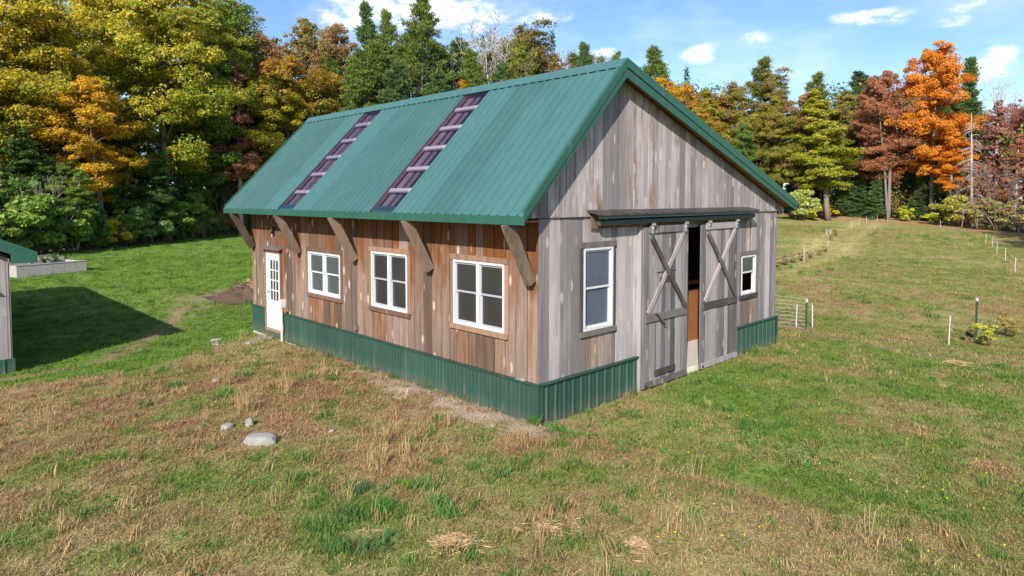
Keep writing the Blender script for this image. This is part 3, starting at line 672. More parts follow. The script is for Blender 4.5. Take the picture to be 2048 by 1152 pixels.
# inside: stall front and rail seen through the gap
ys = 1.3
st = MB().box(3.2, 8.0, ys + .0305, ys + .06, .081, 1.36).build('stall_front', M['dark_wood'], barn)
for k in range(18): MB().box(3.2 + k * .265, 3.2 + k * .265 + .255, ys, ys + .03, .085, 1.36).build('plank', M['stall'], st)
MB().box(3.15, 8.0, ys - .04, ys + .08, 1.48, 1.58).build('rail', M['stall'], st)
MB().box(3.15, 3.27, ys - .035, ys + .075, .081, 2.9).build('post', M['stall'], st)
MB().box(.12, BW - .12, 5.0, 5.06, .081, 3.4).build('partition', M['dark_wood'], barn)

# braces under the eave
for yb_ in (.085, 2.70, 5.36, 7.97, 10.68):
    p = np.array((-.60, yb_, 3.19)); q = np.array((-.085, yb_, 2.25)); b = MB(); n = 7
    pts = []
    for i in range(n + 1):
        t_ = i / n; c_ = p + (q - p) * t_; c_ = c_ + np.array((-1, 0, -.66)) * .0 * math.sin(math.pi * t_); pts.append(c_)
    for (s_, e_) in zip(pts[:-1], pts[1:]): pass
    d = (q - p) / np.linalg.norm(q - p); nrm = np.array((-d[2], 0, d[0])); hw = .076; vs = []
    for i, c_ in enumerate(pts):
        w_ = .064 + rng.uniform(-.006, .006)
        vs += [c_ + nrm * -hw + np.array((0, -w_, 0)), c_ + nrm * hw + np.array((0, -w_, 0)), c_ + nrm * hw + np.array((0, w_, 0)), c_ + nrm * -hw + np.array((0, w_, 0))]
    for v_ in vs: v_[0] = min(v_[0], -.0135)
    fs = [(0, 1, 2, 3), tuple(4 * n + k for k in (3, 2, 1, 0))] + [(4 * i + k, 4 * i + (k + 1) % 4, 4 * i + 4 + (k + 1) % 4, 4 * i + 4 + k) for i in range(n) for k in range(4)]
    b.add(vs, fs).build('brace', M['beam'], barn)

# roof
SLL = math.hypot(XR - XE, ZR - ZE); SL = np.array(((XR - XE) / SLL, 0, (ZR - ZE) / SLL)); NL = np.array((-SL[2], 0, SL[0]))
SRL = math.hypot(XF - XR, ZF - ZR); SRv = np.array(((XR - XF) / SRL, 0, (ZR - ZF) / SRL)); NR = np.array((-SRv[2], 0, SRv[0])) * -1
def PL(s, y, n): v = np.array((XE, y, ZE)) + SL * s + NL * n; return v
def PR(s, y, n): v = np.array((XF, y, ZF)) + SRv * s + NR * n; return v
Y0, Y1 = -OY, BL + OY
SKY = [(3.07, 3.84), (7.09, 7.86)]
dk = MB()
def slab(P, s0, s1, y0, y1, n0, n1):
    dk_v = [P(s, y, n) for n in (n0, n1) for s, y in ((s0, y0), (s1, y0), (s1, y1), (s0, y1))]
    return dk_v, [(0, 3, 2, 1), (4, 5, 6, 7), (0, 1, 5, 4), (1, 2, 6, 5), (2, 3, 7, 6), (3, 0, 4, 7)]
for a, b in zip([Y0 + .03] + [s[1] for s in SKY], [s[0] for s in SKY] + [Y1 - .03]): dk.add(*slab(PL, .02, SLL - .03, a, b, -.085, -.02))
dk.add(*slab(PR, .02, SRL - .03, Y0 + .03, Y1 - .03, -.085, -.02))
roof = dk.build('roof', M['soffit'], barn)
edges = [Y0]
for a, b in SKY: edges += [a, b]
edges.append(Y1)
for k in range(0, 6, 2):
    a, b = edges[k], edges[k + 1]; n = round((b - a) / .92); w_ = (b - a) / n
    for i in range(n):
        y0 = a + i * w_; pr = sheet(w_, .23, .03, .018, .012, 0)
        loft(pr, lambda u, h: PL(-.035, y0 + u, h), lambda u, h: PL(SLL - .02, y0 + u, h)).build('panel', M['roof_metal'], roof, recalc=False)
n = 12; w_ = (Y1 - Y0) / n
for i in range(n):
    y0 = Y0 + i * w_; pr = sheet(w_, .23, .03, .018, .012, 0)
    loft(pr, lambda u, h: PR(-.035, y0 + u, h), lambda u, h: PR(SRL - .02, y0 + u, h)).build('panel', M['roof_metal'], roof, recalc=False)
for (a, b) in SKY:                                               # see-through strips with purlins showing
    pr = [(u, .012 * (1 + math.sin(2 * math.pi * u / .077))) for u in np.linspace(0, b - a, 61)]
    skl = loft(pr, lambda u, h: PL(.0, a + u, h), lambda u, h: PL(SLL - .05, a + u, h)).build('skylight', M['poly'], roof, recalc=False)
    skl['label'] = 'smoky see-through roof strip'
    for k in range(1, 6): MB().add(*slab(PL, SLL * k / 6 - .045, SLL * k / 6 + .045, a + .005, b - .005, -.075, -.035)).build('purlin', M['purlin'], skl)
    r2 = random.Random(int(a * 10))
    for (f0, f1) in ((0.01, .17), (.27, .31), (.52, .55), (.60, .62), (.77, .985)):
        MB().add(*slab(PL, .15, SLL - .06, a + (b - a) * f0, a + (b - a) * f1, -.15, -.115)).build('shaft_board', M['shaft'], skl)
    MB().add(*slab(PL, .0, .16, a + .005, b - .005, -.06, -.028)).build('eave_closure', M['roof_metal'], skl)
cp = MB()
for sg in (0, 1):
    A = np.array((XR, 0, ZR + .062)); e = A + (-SL if sg == 0 else -SRv) * .20 + np.array((0, 0, -.012)); f = e + np.array((0, 0, -.012))
    cp.add([(A[0], Y0 - .012, A[2]), (e[0], Y0 - .012, e[2]), (f[0], Y0 - .012, f[2]), (A[0], Y1 + .012, A[2]), (e[0], Y1 + .012, e[2]), (f[0], Y1 + .012, f[2])], [(0, 1, 4, 3), (1, 2, 5, 4)])
cp.build('ridge_cap', M['roof_metal'], roof, recalc=False)
MB().box(XE - .03, XE, Y0 - .017, Y1 + .017, ZE - .155, ZE - .022).build('fascia', M['trim_metal'], roof)
MB().box(XF, XF + .03, Y0 + .001, Y1 - .001, ZF - .17, ZF - .022).build('fascia', M['trim_metal'], roof)
so = MB().box(XE + .002, -.0155, -.012, BL + .01, HB - .055, HB - .02)
so.build('soffit', M['soffit'], roof)
for (yy, yo) in ((Y0, 1), (Y1, -1)):                              # rake boards and the metal edge over them
    for side, (xe, ze, s) in enumerate(((XE, ZE, 1), (XF + .03, ZF - .01, -1))):
        dx = (XR - xe); k = (ZR - ze) / dx
        def quad(t0, t1, ya_, yb_):
            return [(xe, ze - t0), (XR, ZR - t0), (XR, ZR - t1), (xe, ze - t1)], ya_, yb_
        e0, e1 = sorted((yy - yo * .002, yy + yo * .022)); MB().prism([(xe, ze - (.12 if side == 0 else .09)), (XR, ZR - .12), (XR, ZR - .27), (xe, ze - (.14 if side == 0 else .19))], 'y', e0, e1).build('rake_board', M['trim_metal'], roof)
        e0, e1 = sorted((yy - yo * .016, yy + yo * .03)); MB().prism([(xe, ze + .062), (XR, ZR + .058), (XR, ZR - .10), (xe, ze - .10)], 'y', e0, e1).build('rake_flashing', M['trim_metal'], roof)
for (a, b) in ((Y0 + .032, -.05),):
    for (P, Ln) in ((PL, SLL), (PR, SRL)):
        n = 2; st = (b - a) / n
        for i in range(n): MB().add(*slab(P, .05, Ln - .06, a + i * st + .002, a + (i + 1) * st - .002, -.118, -.09)).build('soffit_board', M['soffit'], roof)

# small things fixed on the side wall
cd = MB(); cd.tube([(-.10, 8.90, -.2), (-.10, 8.90, .80)], .032, 10); cd.tube([(-.10, 8.90, .22), (-.10, 8.90, .34)], .042, 10)
cdo = cd.build('conduit', M['pipe'], barn)
MB().box(-.15, -.02, 8.83, 8.97, .80, 1.0).build('junction_box', M['pipe'], cdo)
MB().box(-.10, -.014, 8.70, 8.78, .70, .80).build('tap_block', M['soffit'], barn)
lp = MB(); lp.tube([(-.014, 9.42, 2.80), (-.06, 9.42, 2.80), (-.09, 9.42, 2.74)], [.045, .04, .05], 10); lp.tube([(-.09, 9.42, 2.75), (-.12, 9.42, 2.66)], [.05, .062], 10); lp.build('wall_lamp', M['black'], barn)
MB().box(-.06, -.014, 8.58, 8.68, 2.20, 2.31).build('outlet_box', M['trim_wood'], barn)
vb = MB().box(-.08, -.014, 5.32, 5.43, .73, .84).build('vent_hood', M['trim_grey'], barn)
for k in (0, 1, 2): MB().prism([(.25 + k * .07, .657), (.33 + k * .06, .657), (.30 + k * .06, .70 - k * .01)], 'x', -.07, -.03).build('stone_chip', M['rock'], barn)

# ------------------------------------------------------------------ shed
SX, SY = -5.30, 11.55; SZ = -.36; SHW, SHL = 3.9, 11.6; EVZ = 2.16
shed = empty('shed', (SX, SY, SZ)); tag(shed, 'grey board shed with green roof edge, cut off by the photo edge', 'shed')
shz = EVZ - SZ
sridge_x, sridge_z = -1.95, shz + 1.28
sw = MB(); sw.prism([(0, 0), (0, shz + .1), (sridge_x, sridge_z - .12), (-SHW, shz + .1), (-SHW, 0)], 'y', .016, SHL); sw_o = sw.build('wall', M['dark_wood'], shed)
for p, q in columns(-SHW, 0, .2, .3, [sridge_x], 31):
    def stp(x): return (sridge_z - .14) - abs(x - sridge_x) * ((sridge_z - shz - .1) / 1.95)
    MB().prism([(p + .004, .25), (q - .004, .25), (q - .004, stp(q)), (p + .004, stp(p))], 'y', -.012 + rng.uniform(-.004, .004), .0155).build('board', M['board_door'], sw_o)
for p, q in columns(0, SHL, .24, .34, [], 35): MB().box(.001, .025, p + .004, q - .004, .25, shz + .06).build('board', M['board_grey'], sw_o)
for i in range(5):
    x0 = -SHW + i * SHW / 5; loft(sheet(SHW / 5, .23, .02, .028, .016), lambda u, h: (x0 + u, -.036 - h, -.15), lambda u, h: (x0 + u, -.036 - h, .28)).build('skirt_panel', M['skirt_metal'], shed, recalc=False)
MB().box(.0255, .045, -.05, SHL, -.15, .28).build('skirt_panel', M['skirt_metal'], shed); MB().box(-.01, .06, -.065, -.0585, -.15, .285).build('corner_trim', M['skirt_metal'], shed)
rf = MB(); sl_ = (sridge_z - (shz + .0)) / 2.45 * .98
ov = .5
for sg in (1, -1):
    x_e = sridge_x + sg * (1.95 + ov); z_e = shz + .14
    rf.prism([(x_e, z_e), (sridge_x, sridge_z + .06), (sridge_x, sridge_z - .0), (x_e, z_e - .06)], 'y', -.30, SHL + .3)
rfo = rf.build('roof', M['roof_metal'], shed)
for yy in (-.325, SHL + .302):
    for sg in (1, -1):
        x_e = sridge_x + sg * (1.95 + ov); z_e = shz + .14
        MB().prism([(x_e, z_e + .03), (sridge_x, sridge_z + .09), (sridge_x, sridge_z - .16), (sridge_x + sg * 1.97, shz + .16), (sridge_x + sg * 1.97, shz - .05), (x_e - sg * .03, shz - .05), ] if sg == 1 else
                   [(x_e, z_e + .03), (sridge_x, sridge_z + .09), (sridge_x, sridge_z - .16), (x_e, z_e - .18)], 'y', yy, yy + .022).build('rake_board', M['trim_metal'], shed)
        MB().prism([(x_e + sg * .01, z_e + .05), (sridge_x, sridge_z + .11), (sridge_x, sridge_z + .01), (x_e + sg * .01, z_e - .05)], 'y', yy - .012, yy - .001).build('rake_flashing', M['trim_metal'], shed)
for sg in (1, -1):
    x_e = sridge_x + sg * (1.95 + ov); MB().box(min(x_e, x_e - sg * .025), max(x_e, x_e - sg * .025), -.298, SHL + .299, shz - .05, shz + .13).build('fascia', M['trim_metal'], shed)
    a, b = sorted((sridge_x + sg * 1.98, x_e - sg * .026)); MB().box(a, b, -.298, SHL + .29, shz - .05, shz - .02).build('soffit', M['trim_metal'], shed)
MB().tube([(-.38, -.013, 1.95), (-.38, -.1, 1.95), (-.38, -.14, 1.88)], [.03, .03, .06], 10).build('wall_lamp', M['black'], shed)

# ------------------------------------------------------------------ trees
def unit(v): return v / (np.linalg.norm(v, axis=-1, keepdims=True) + 1e-9)
def leaf_cloud(c, size, nr, up=.55, aspect=.62, out=None):
    """one folded rhombus per centre; returns verts (4n,3)"""
    n = len(c); nrm = nr.normal(size=(n, 3)) * .42 + np.array((0, 0, 1.0)) * up * .6
    if out is not None: nrm = nrm + out * .75
    nrm = unit(nrm)
    a = unit(np.cross(nrm, nr.normal(size=(n, 3)))); b = np.cross(nrm, a); s = size[:, None]
    fold = nrm * s * nr.uniform(-.25, .25, (n, 1))
    return np.stack([c - a * s, c - b * s * aspect + fold, c + a * s, c + b * s * aspect + fold], 1).reshape(-1, 3)
def blades(c, d, size, width, nr):
    """needle sprays: thin rhombi along direction d"""
    n = len(c); d = unit(d); side = unit(np.cross(d, nr.normal(size=(n, 3)))); L = size[:, None]; w = width[:, None]
    return np.stack([c, c + d * L * .45 + side * w, c + d * L, c + d * L * .45 - side * w], 1).reshape(-1, 3)
class TreeProto:
    def __init__(s): s.wood = MB(); s.lv = []; s.pos = []; s.val = []; s.bri = []
    def leaves(s, verts, lv, lb): s.pos.append(verts); s.val.append(np.repeat(lv, 4)); s.bri.append(np.repeat(lb, 4))
    def finish(s, name, leaf_mat, bark):
        s.crown = None
        if s.pos:
            P = np.concatenate(s.pos); s.np_pos = P; s.np_lv = np.concatenate(s.val); s.np_lb = np.concatenate(s.bri)
            s.crown = npmesh(name + '_crown', P, np.arange(len(P)).reshape(-1, 4), {'lv': ('FLOAT', s.np_lv), 'lb': ('FLOAT', s.np_lb)}); s.crown.materials.append(M[leaf_mat])
        s.trunk = s.wood.mesh(name + '_trunk'); s.trunk.polygons.foreach_set('use_smooth', [True] * len(s.trunk.polygons)); s.trunk.materials.append(M[bark]); s.trunk_bark = bark
        return s
def broadleaf(seed, H=20., base=.3, wid=5., nlimb=34, pad=1.15, per=210, leaf=.15, up=.45, fill=1.0, trunks=1, shape='oval', bark='bark', rfac=.0125):
    nr = np.random.default_rng(seed); T = TreeProto(); centres = []
    for tk in range(trunks):
        lean = nr.normal(0, .03, 2) + (0 if trunks == 1 else 1) * np.array((math.cos(tk * 2.4), math.sin(tk * 2.4))) * .1
        top = H * (.93 - .1 * tk); n = 9; zz = np.linspace(0, top, n); wob = np.cumsum(nr.normal(0, .008 * H, (n, 2)), 0) * .5
        tr = np.stack([zz * lean[0] + wob[:, 0] - wob[0, 0], zz * lean[1] + wob[:, 1] - wob[0, 1], zz - .3], 1); r0 = H * rfac * (1 if tk == 0 else .7)
        T.wood.tube(tr, list(r0 * (1 - .9 * (zz / top) ** 1.1) + .02), 7)
        for i in range(nlimb // trunks):
            f = (i + nr.uniform(0, 1)) / (nlimb // trunks); zb = H * (base * .82 + (.93 - base * .82) * f) * (1 if tk == 0 else .92)
            if shape == 'oval': prof = math.sin(math.pi * min(1, (.16 + .80 * f))) ** .75
            elif shape == 'cone': prof = (1.0 - f) ** .85 * (.6 + .4 * min(1, f * 5)) + .02
            else: prof = .45 + .55 * math.sin(math.pi * min(1, .1 + .75 * f))
            L = wid * prof * nr.uniform(.72, 1.12); az = i * 2.399 + nr.uniform(-.5, .5); el0 = R(14 + 40 * f + nr.uniform(-16, 16))
            st = np.array([np.interp(zb, tr[:, 2], tr[:, k]) for k in range(3)]); d = np.array((math.cos(az) * math.cos(el0), math.sin(az) * math.cos(el0), math.sin(el0)))
            pts = [st]; m = 6
            for k in range(m):
                d = unit(d + nr.normal(0, .13, 3) + np.array((0, 0, -.06 if f < .5 else .02))); pts.append(pts[-1] + d * L / m)
            rr = max(.02, r0 * .42 * (1 - .55 * f)); T.wood.tube(pts, list(np.linspace(rr, .018, m + 1)), 4)
            for k in range(2, m + 1):
                for q in range(3 if k < m else 1):
                    a2 = nr.normal(0, 1, 3); a2[2] = a2[2] * .4 + .15; a2 = unit(a2); tip = pts[k] + a2 * L * nr.uniform(.10, .42) if k < m else pts[k]
                    if k < m: T.wood.tube([pts[k], tip], [.022, .012], 3)
                    centres.append((tip, f, .24 + .76 * min(1, L / wid), np.array((math.cos(az), math.sin(az), .25))))
    nx_ = len(centres); C = np.array([c[0] for c in centres]); F = np.array([c[1] for c in centres]); pv = nr.uniform(0, 1, nx_); PS = np.array([c[2] for c in centres]); OD = np.array([c[3] for c in centres])
    cnt = np.maximum(20, (per * 1.3 * fill * PS ** 1.2 * nr.uniform(.4, 1.5, nx_))).astype(int); idx = np.repeat(np.arange(nx_), cnt)
    rad = .86 * pad * (PS * nr.uniform(.5, 1.35, nx_))[idx, None]; g = nr.normal(0, 1, (len(idx), 3)); g = unit(g) * nr.uniform(0, 1, (len(idx), 1)) ** .45
    P = C[idx] + g * rad * np.array((1, 1, .58)) + np.array((0, 0, -.15)) * (g[:, :1] ** 2 + g[:, 1:2] ** 2) * rad
    lv = np.clip(.52 * pv[idx] + .30 * F[idx] + .22 * nr.normal(0, 1, len(idx)) * .8 + .12 * g[:, 2], 0, 1); lb = np.clip(nr.normal(.5, .2, len(idx)), 0, 1)
    T.leaves(leaf_cloud(P, .68 * leaf * nr.uniform(.6, 1.35, len(idx)), nr, up, out=g * .8 + OD[idx] * .5), lv, lb); T.H = H
    return T.finish('broadleaf%d' % seed, 'leaf', bark)
def pine(seed, H=24., base=.35, wid=3.6, gap=.85, droop=.0, kind='pine', dens=1.0):
    nr = np.random.default_rng(seed); T = TreeProto(); n = 8; zz = np.linspace(0, H, n); wob = np.cumsum(nr.normal(0, .004 * H, (n, 2)), 0)
    tr = np.stack([wob[:, 0] - wob[0, 0], wob[:, 1] - wob[0, 1], zz - .3], 1); r0 = H * .012; T.wood.tube(tr, list(r0 * (1 - .93 * zz / H) + .015), 7)
    z = H * base; cs = []; ds = []; fs = []; hv = []
    while z < H * .985:
        f = (z - H * base) / (H * (1 - base)); nb = 5 if kind == 'pine' else 7
        for k in range(nb):
            if nr.uniform() < .12: continue
            prof = ((1 - f) ** .7 * (.55 + .45 * min(1, f * 4)) * .95 + .03) if kind == 'pine' else (1.01 - f) ** .95
            L = wid * prof * nr.uniform(.6, 1.15); az = nr.uniform(0, 6.283); e = R((8 + 40 * f + nr.uniform(-12, 12)) if kind == 'pine' else (-18 + 45 * f + nr.uniform(-8, 8)))
            st = np.array([np.interp(z, tr[:, 2] , tr[:, j]) for j in range(3)]); st[2] = z + nr.uniform(-.2, .2); d = np.array((math.cos(az) * math.cos(e), math.sin(az) * math.cos(e), math.sin(e)))
            pts = [st]; m = 4
            for q in range(m): d = unit(d + nr.normal(0, .07, 3) + np.array((0, 0, .05 if kind == 'pine' else .06))); pts.append(pts[-1] + d * L / m)
            T.wood.tube(pts, list(np.linspace(.05 * (1 - f) + .015, .008, m + 1)), 3)
            hvv = nr.uniform(0, 1)
            nt_ = int((7 if kind == 'pine' else 10) * dens * (L / wid * .8 + .35)) + 2
            for q in range(nt_):
                t_ = nr.uniform(.28 if kind == 'pine' else .1, 1.0); i0 = min(m - 1, int(t_ * m)); p = pts[i0] + (pts[i0 + 1] - pts[i0]) * (t_ * m - i0)
                sd = unit(np.cross(d, (0, 0, 1.0))) * nr.uniform(-1, 1) * L * (.36 if kind == 'pine' else .26) * (1.1 - t_ * .7)
                cs.append(p + sd + np.array((0, 0, nr.uniform(-.08, .14)))); ds.append(d + sd * 1.2 / (L * .26)); fs.append(f); hv.append(hvv)
        z += gap * nr.uniform(.7, 1.3) * (1 - .35 * f)
    C = np.array(cs); D = np.array(ds); F = np.array(fs); HV = np.array(hv); per = 26 if kind == 'pine' else 11; idx = np.repeat(np.arange(len(C)), per)
    N = len(idx); spread = .9 if kind == 'pine' else .6; dirs = unit(D)[idx] * .65 + nr.normal(0, 1, (N, 3)) * spread * .55 + np.array((0, 0, .28 if kind == 'pine' else -.12))
    P = C[idx] + nr.normal(0, 1, (N, 3)) * np.array((.2, .2, .09))
    lv = np.clip(.5 * HV[idx] + .25 * F[idx] + nr.normal(0, .18, N) + .12, 0, 1); lb = np.clip(nr.normal(.5, .22, N), 0, 1)
    T.leaves(blades(P, dirs, nr.uniform(.26, .46, N) * (1 if kind == 'pine' else .85), nr.uniform(.035, .065, N) * (1 if kind == 'pine' else 1.35), nr), lv, lb); T.H = H
    return T.finish('%s%d' % (kind, seed), 'needle', 'bark')
def bare(seed, H=20., spread=.5, leaves=0, bark='bark_pale', depth=5, fork=.32):
    nr = np.random.default_rng(seed); T = TreeProto(); tips = []
    def grow(p, d, L, r, k):
        m = 4; pts = [p]
        for i in range(m): d = unit(d + nr.normal(0, .09, 3) + np.array((0, 0, .05))); pts.append(pts[-1] + d * L / m)
        T.wood.tube(pts, list(np.linspace(r, r * .62, m + 1)), 6 if k == 0 else (4 if k < 3 else 3))
        if k >= depth: tips.append(pts[-1]); return
        nb = 2 if k == 0 else int(nr.integers(2, 4))
        for i in range(nb): d2 = unit(d + nr.normal(0, spread * (.55 + .15 * k), 3) + np.array((0, 0, .18))); grow(pts[-1] if i < 2 else pts[2], d2, L * nr.uniform(.55, .78), r * nr.uniform(.56, .68), k + 1)
        if k in (1, 2, 3): grow(pts[int(nr.integers(1, 4))], unit(d + nr.normal(0, .6, 3)), L * .5, r * .38, min(depth, k + 2))
    grow(np.array((0, 0, -.3)), np.array((nr.normal(0, .04), nr.normal(0, .04), 1.0)), H * fork, H * .012, 0)
    tips = np.array(tips); idx = np.repeat(np.arange(len(tips)), 5); N = len(idx)                  # finest twigs as thin sprays
    tw = blades(tips[idx], nr.normal(0, 1, (N, 3)) + np.array((0, 0, .7)), nr.uniform(.5, 1.1, N), np.full(N, .026), nr)
    T.wood.add(tw, [(4 * i, 4 * i + 1, 4 * i + 2, 4 * i + 3) for i in range(N)])
    if leaves:
        idx = np.repeat(np.arange(len(tips)), leaves); N = len(idx); P = tips[idx] + nr.normal(0, .42, (N, 3)); T.leaves(leaf_cloud(P, .12 * nr.uniform(.6, 1.3, N), nr, .3), nr.uniform(0, 1, N), nr.uniform(0, 1, N))
    zmax = max(v[2] for v in T.wood.v); T.H = zmax
    return T.finish('bare%d' % seed, 'leaf', bark)
def snag(seed, H=13.):
    nr = np.random.default_rng(seed); T = TreeProto(); T.wood.tube([(0, 0, -.3), (.05, 0, H * .5), (.12, .05, H)], [.19, .14, .03], 7)
    for i in range(64):
        f = nr.uniform(.16, .97); z = H * f; az = nr.uniform(0, 6.283); L = (2.7 * (1 - f) ** .6 + .25) * nr.uniform(.5, 1.1); d = np.array((math.cos(az), math.sin(az), nr.uniform(-.1, .45))); p = np.array((.06 * f, .0, z)); pts = [p]
        for k in range(5): d = unit(d + np.array((0, 0, -.2)) + nr.normal(0, .08, 3)); pts.append(pts[-1] + d * L / 5)
        T.wood.tube(pts, list(np.linspace(.055, .016, 6)), 3)
        for k in (2, 3, 4):
            sd = unit(np.cross(d, (0, 0, 1.0))) * nr.choice((-1, 1)); T.wood.tube([pts[k], pts[k] + (sd * .5 + d * .5 + np.array((0, 0, -.25))) * L * .3], [.02, .01], 3)
    T.H = H; return T.finish('snag%d' % seed, 'leaf', 'bark_pale')
def shrub(seed, H=3., wid=1.9, stems=9, per=300, leaf=.085, pads=34, sparse=False):
    nr = np.random.default_rng(seed); T = TreeProto(); cs = []
    for i in range(stems):
        az = nr.uniform(0, 6.283); out = nr.uniform(.1, .8) * wid; top = np.array((math.cos(az) * out, math.sin(az) * out, H * nr.uniform(.55, 1.0) * (1 - .35 * (out / wid) ** 2)))
        b0 = np.array((math.cos(az) * .15, math.sin(az) * .15, -.15)); mid = b0 * .5 + top * .5 + nr.normal(0, .12, 3); T.wood.tube([b0, mid, top], [.035, .025, .008], 4)
        for k in range(max(1, pads // stems)): t_ = nr.uniform(.25, 1.05); cs.append((b0 + (top - b0) * t_ + nr.normal(0, .28, 3) * wid * .4, top[2] / H))
    C = np.array([c[0] for c in cs]); C[:, 2] = np.maximum(C[:, 2], .1); pv = nr.uniform(0, 1, len(C)); idx = np.repeat(np.arange(len(C)), per); N = len(idx)
    g = unit(nr.normal(0, 1, (N, 3))) * nr.uniform(0, 1, (N, 1)) ** .5; P = C[idx] + g * np.array((.55, .55, .38)) * wid * .32; P[:, 2] = np.abs(P[:, 2])
    T.leaves(leaf_cloud(P, leaf * nr.uniform(.6, 1.4, N), nr, .4), np.clip(.6 * pv[idx] + nr.normal(.2, .2, N), 0, 1), np.clip(nr.normal(.5, .2, N), 0, 1)); T.H = H
    return T.finish('shrub%d' % seed, 'leaf', 'bark')
PROTO = dict(
    mapleA=broadleaf(1, 20, .26, 5.6, 36, 1.2, 200, .155), mapleB=broadleaf(2, 20, .30, 4.8, 34, 1.1, 200, .15, shape='oval'), mapleC=broadleaf(3, 20, .28, 4.0, 40, 1.0, 170, .145, shape='cone'),
    mapleD=broadleaf(4, 20, .32, 4.2, 30, 1.05, 190, .15, trunks=2), thin=broadleaf(5, 20, .36, 4.0, 30, 1.0, 75, .13, shape='oval', bark='bark_pale'), thinB=broadleaf(6, 20, .40, 3.4, 26, .9, 90, .13, shape='flat'),
    red=broadleaf(7, 15, .28, 3.2, 26, .65, 60, .12, shape='cone', bark='bark_pale'), slim=broadleaf(8, 18, .42, 2.6, 24, .8, 130, .14, shape='oval', bark='bark_pale'),
    pineA=pine(11, 25, .34, 5.6, .85, dens=1.2), pineB=pine(12, 24, .12, 5.8, .8, dens=1.5), pineC=pine(13, 24, .46, 5.0, .75, dens=1.3), spruceA=pine(14, 20, .10, 3.0, .5, kind='spruce'), spruceB=pine(15, 18, .05, 2.8, .45, kind='spruce', dens=1.2),
    bareA=bare(21, 20), bareB=bare(22, 18, .45), bareC=bare(23, 19, .5, leaves=8, bark='bark'), stem=bare(24, 9, .35, depth=3, fork=.5, bark='bark'),
    snag=snag(31), shrubA=shrub(41), shrubB=shrub(42, 3, 1.7, 11, 230, .09, 40), shrubC=shrub(43, 3, 1.5, 12, 90, .08, 30))
GREEN = ((.068, .118, .022), (.15, .20, .038)); DGREEN = ((.045, .092, .022), (.095, .155, .038)); YGREEN = ((.13, .165, .018), (.38, .295, .025)); GOLD = ((.30, .22, .02), (.55, .30, .02)); ORANGE = ((.40, .155, .016), (.52, .22, .022))
OLIVE = ((.14, .13, .035), (.27, .21, .055)); RUSTY = ((.22, .10, .05), (.34, .15, .075)); REDD = ((.25, .095, .06), (.30, .16, .085)); PINEG = ((.06, .10, .022), (.14, .175, .035)); PINED = ((.04, .078, .025), (.088, .135, .038)); LIME = ((.16, .195, .02), (.38, .34, .03)); PINK = ((.25, .10, .085), (.34, .17, .13))
MIXED = ((.10, .15, .02), (.42, .19, .03)); BRONZE = ((.17, .115, .04), (.30, .17, .07))
LEAF_GAIN = 1.62
_tree_n = [0]
def plant(name, proto, u, d, vtop, cols, label, cat='tree', group=None, wide=1.0, rz=None, height=None, bark=None, lean=0.0):
    """a tree standing at depth d in column u, its top at row vtop"""
    pr = PROTO[proto]; p = at(u, d); z = ground_z(p[0], p[1]); h = height or (at(u, d, vtop)[2] - z); s = h / pr.H; _tree_n[0] += 1
    r = random.Random(_tree_n[0] * 7 + 1)
    o = empty(name, (p[0], p[1], z), r.uniform(0, 6.28) if rz is None else rz, (s * wide, s * wide, s)); o.rotation_euler = (lean, r.uniform(-.02, .02), o.rotation_euler[2])
    t_ = bpy.data.objects.new('trunk' if cat == 'tree' else 'stems', pr.trunk); COL.objects.link(t_); t_.parent = o
    if pr.crown is not None:
        c_ = bpy.data.objects.new('crown' if cat == 'tree' else 'foliage', pr.crown); COL.objects.link(c_); c_.parent = o; j = r.uniform(.9, 1.1) * LEAF_GAIN * (1.0 if cat == 'tree' else 1.5)
        c_['c1'] = tuple(min(.85, q * j) for q in cols[0]); c_['c2'] = tuple(min(.85, q * j) for q in cols[1])
    return tag(o, label, cat, group)
G1 = 'trees along the wood edge beside the meadow'; G2 = 'trees rising behind the barn roof'; G3 = 'trees along the wood edge across the field'
T = plant
# wood edge at the left
T('maple_tree', 'mapleA', 335, 53, -75, YGREEN, 'huge yellow green maple filling the upper left of the wood edge', group=G1, wide=1.0, rz=.4)
T('maple_tree', 'mapleB', 60, 46, -70, ((.15, .17, .018), (.40, .28, .02)), 'tall yellow maple at the photo corner above the shed', group=G1, wide=1.05)
T('maple_tree', 'mapleD', 205, 46.5, 135, GOLD, 'golden orange maple standing in front of the huge yellow green maple', group=G1, wide=1.25, rz=2.0)
T('maple_tree', 'mapleB', 130, 52, 60, YGREEN, 'yellow green maple just behind the golden orange maple', group=G1, wide=1.0)
T('maple_tree', 'mapleD', -90, 42, -20, YGREEN, 'yellow green maple partly outside the photo edge beyond the shed', group=G1)
T('leafy_tree', 'mapleC', 20, 42.5, 235, DGREEN, 'dark green tree low above the shed roof', group=G1, wide=1.5)
T('leafy_tree', 'mapleB', 405, 58, 60, GREEN, 'deep green tree between the huge maple and the sparse red maple', group=G1, wide=.9)
T('leafy_tree', 'mapleC', 300, 50, 290, DGREEN, 'small dark green tree beneath the huge yellow green maple', group=G1, wide=1.5)
T('leafy_tree', 'mapleC', 385, 56, 280, GREEN, 'small green tree under the sparse red maple', group=G1, wide=1.3)
T('leafy_tree', 'slim', 150, 42.5, 330, ((.07, .13, .025), (.20, .25, .04)), 'slender pale green tree by the white planter bed', group=G1, wide=1.3)
T('red_maple', 'red', 482, 60, 92, REDD, 'sparse red maple with bare lower branches left of the barn roof', group=G1, wide=1.15)
T('maple_tree', 'mapleD', 600, 66, 92, MIXED, 'green maple with a red top just above the barn roof', group=G1, wide=1.25)
T('maple_tree', 'mapleB', 550, 63, 140, YGREEN, 'yellow green maple beside the sparse red maple', group=G1, wide=1.1)
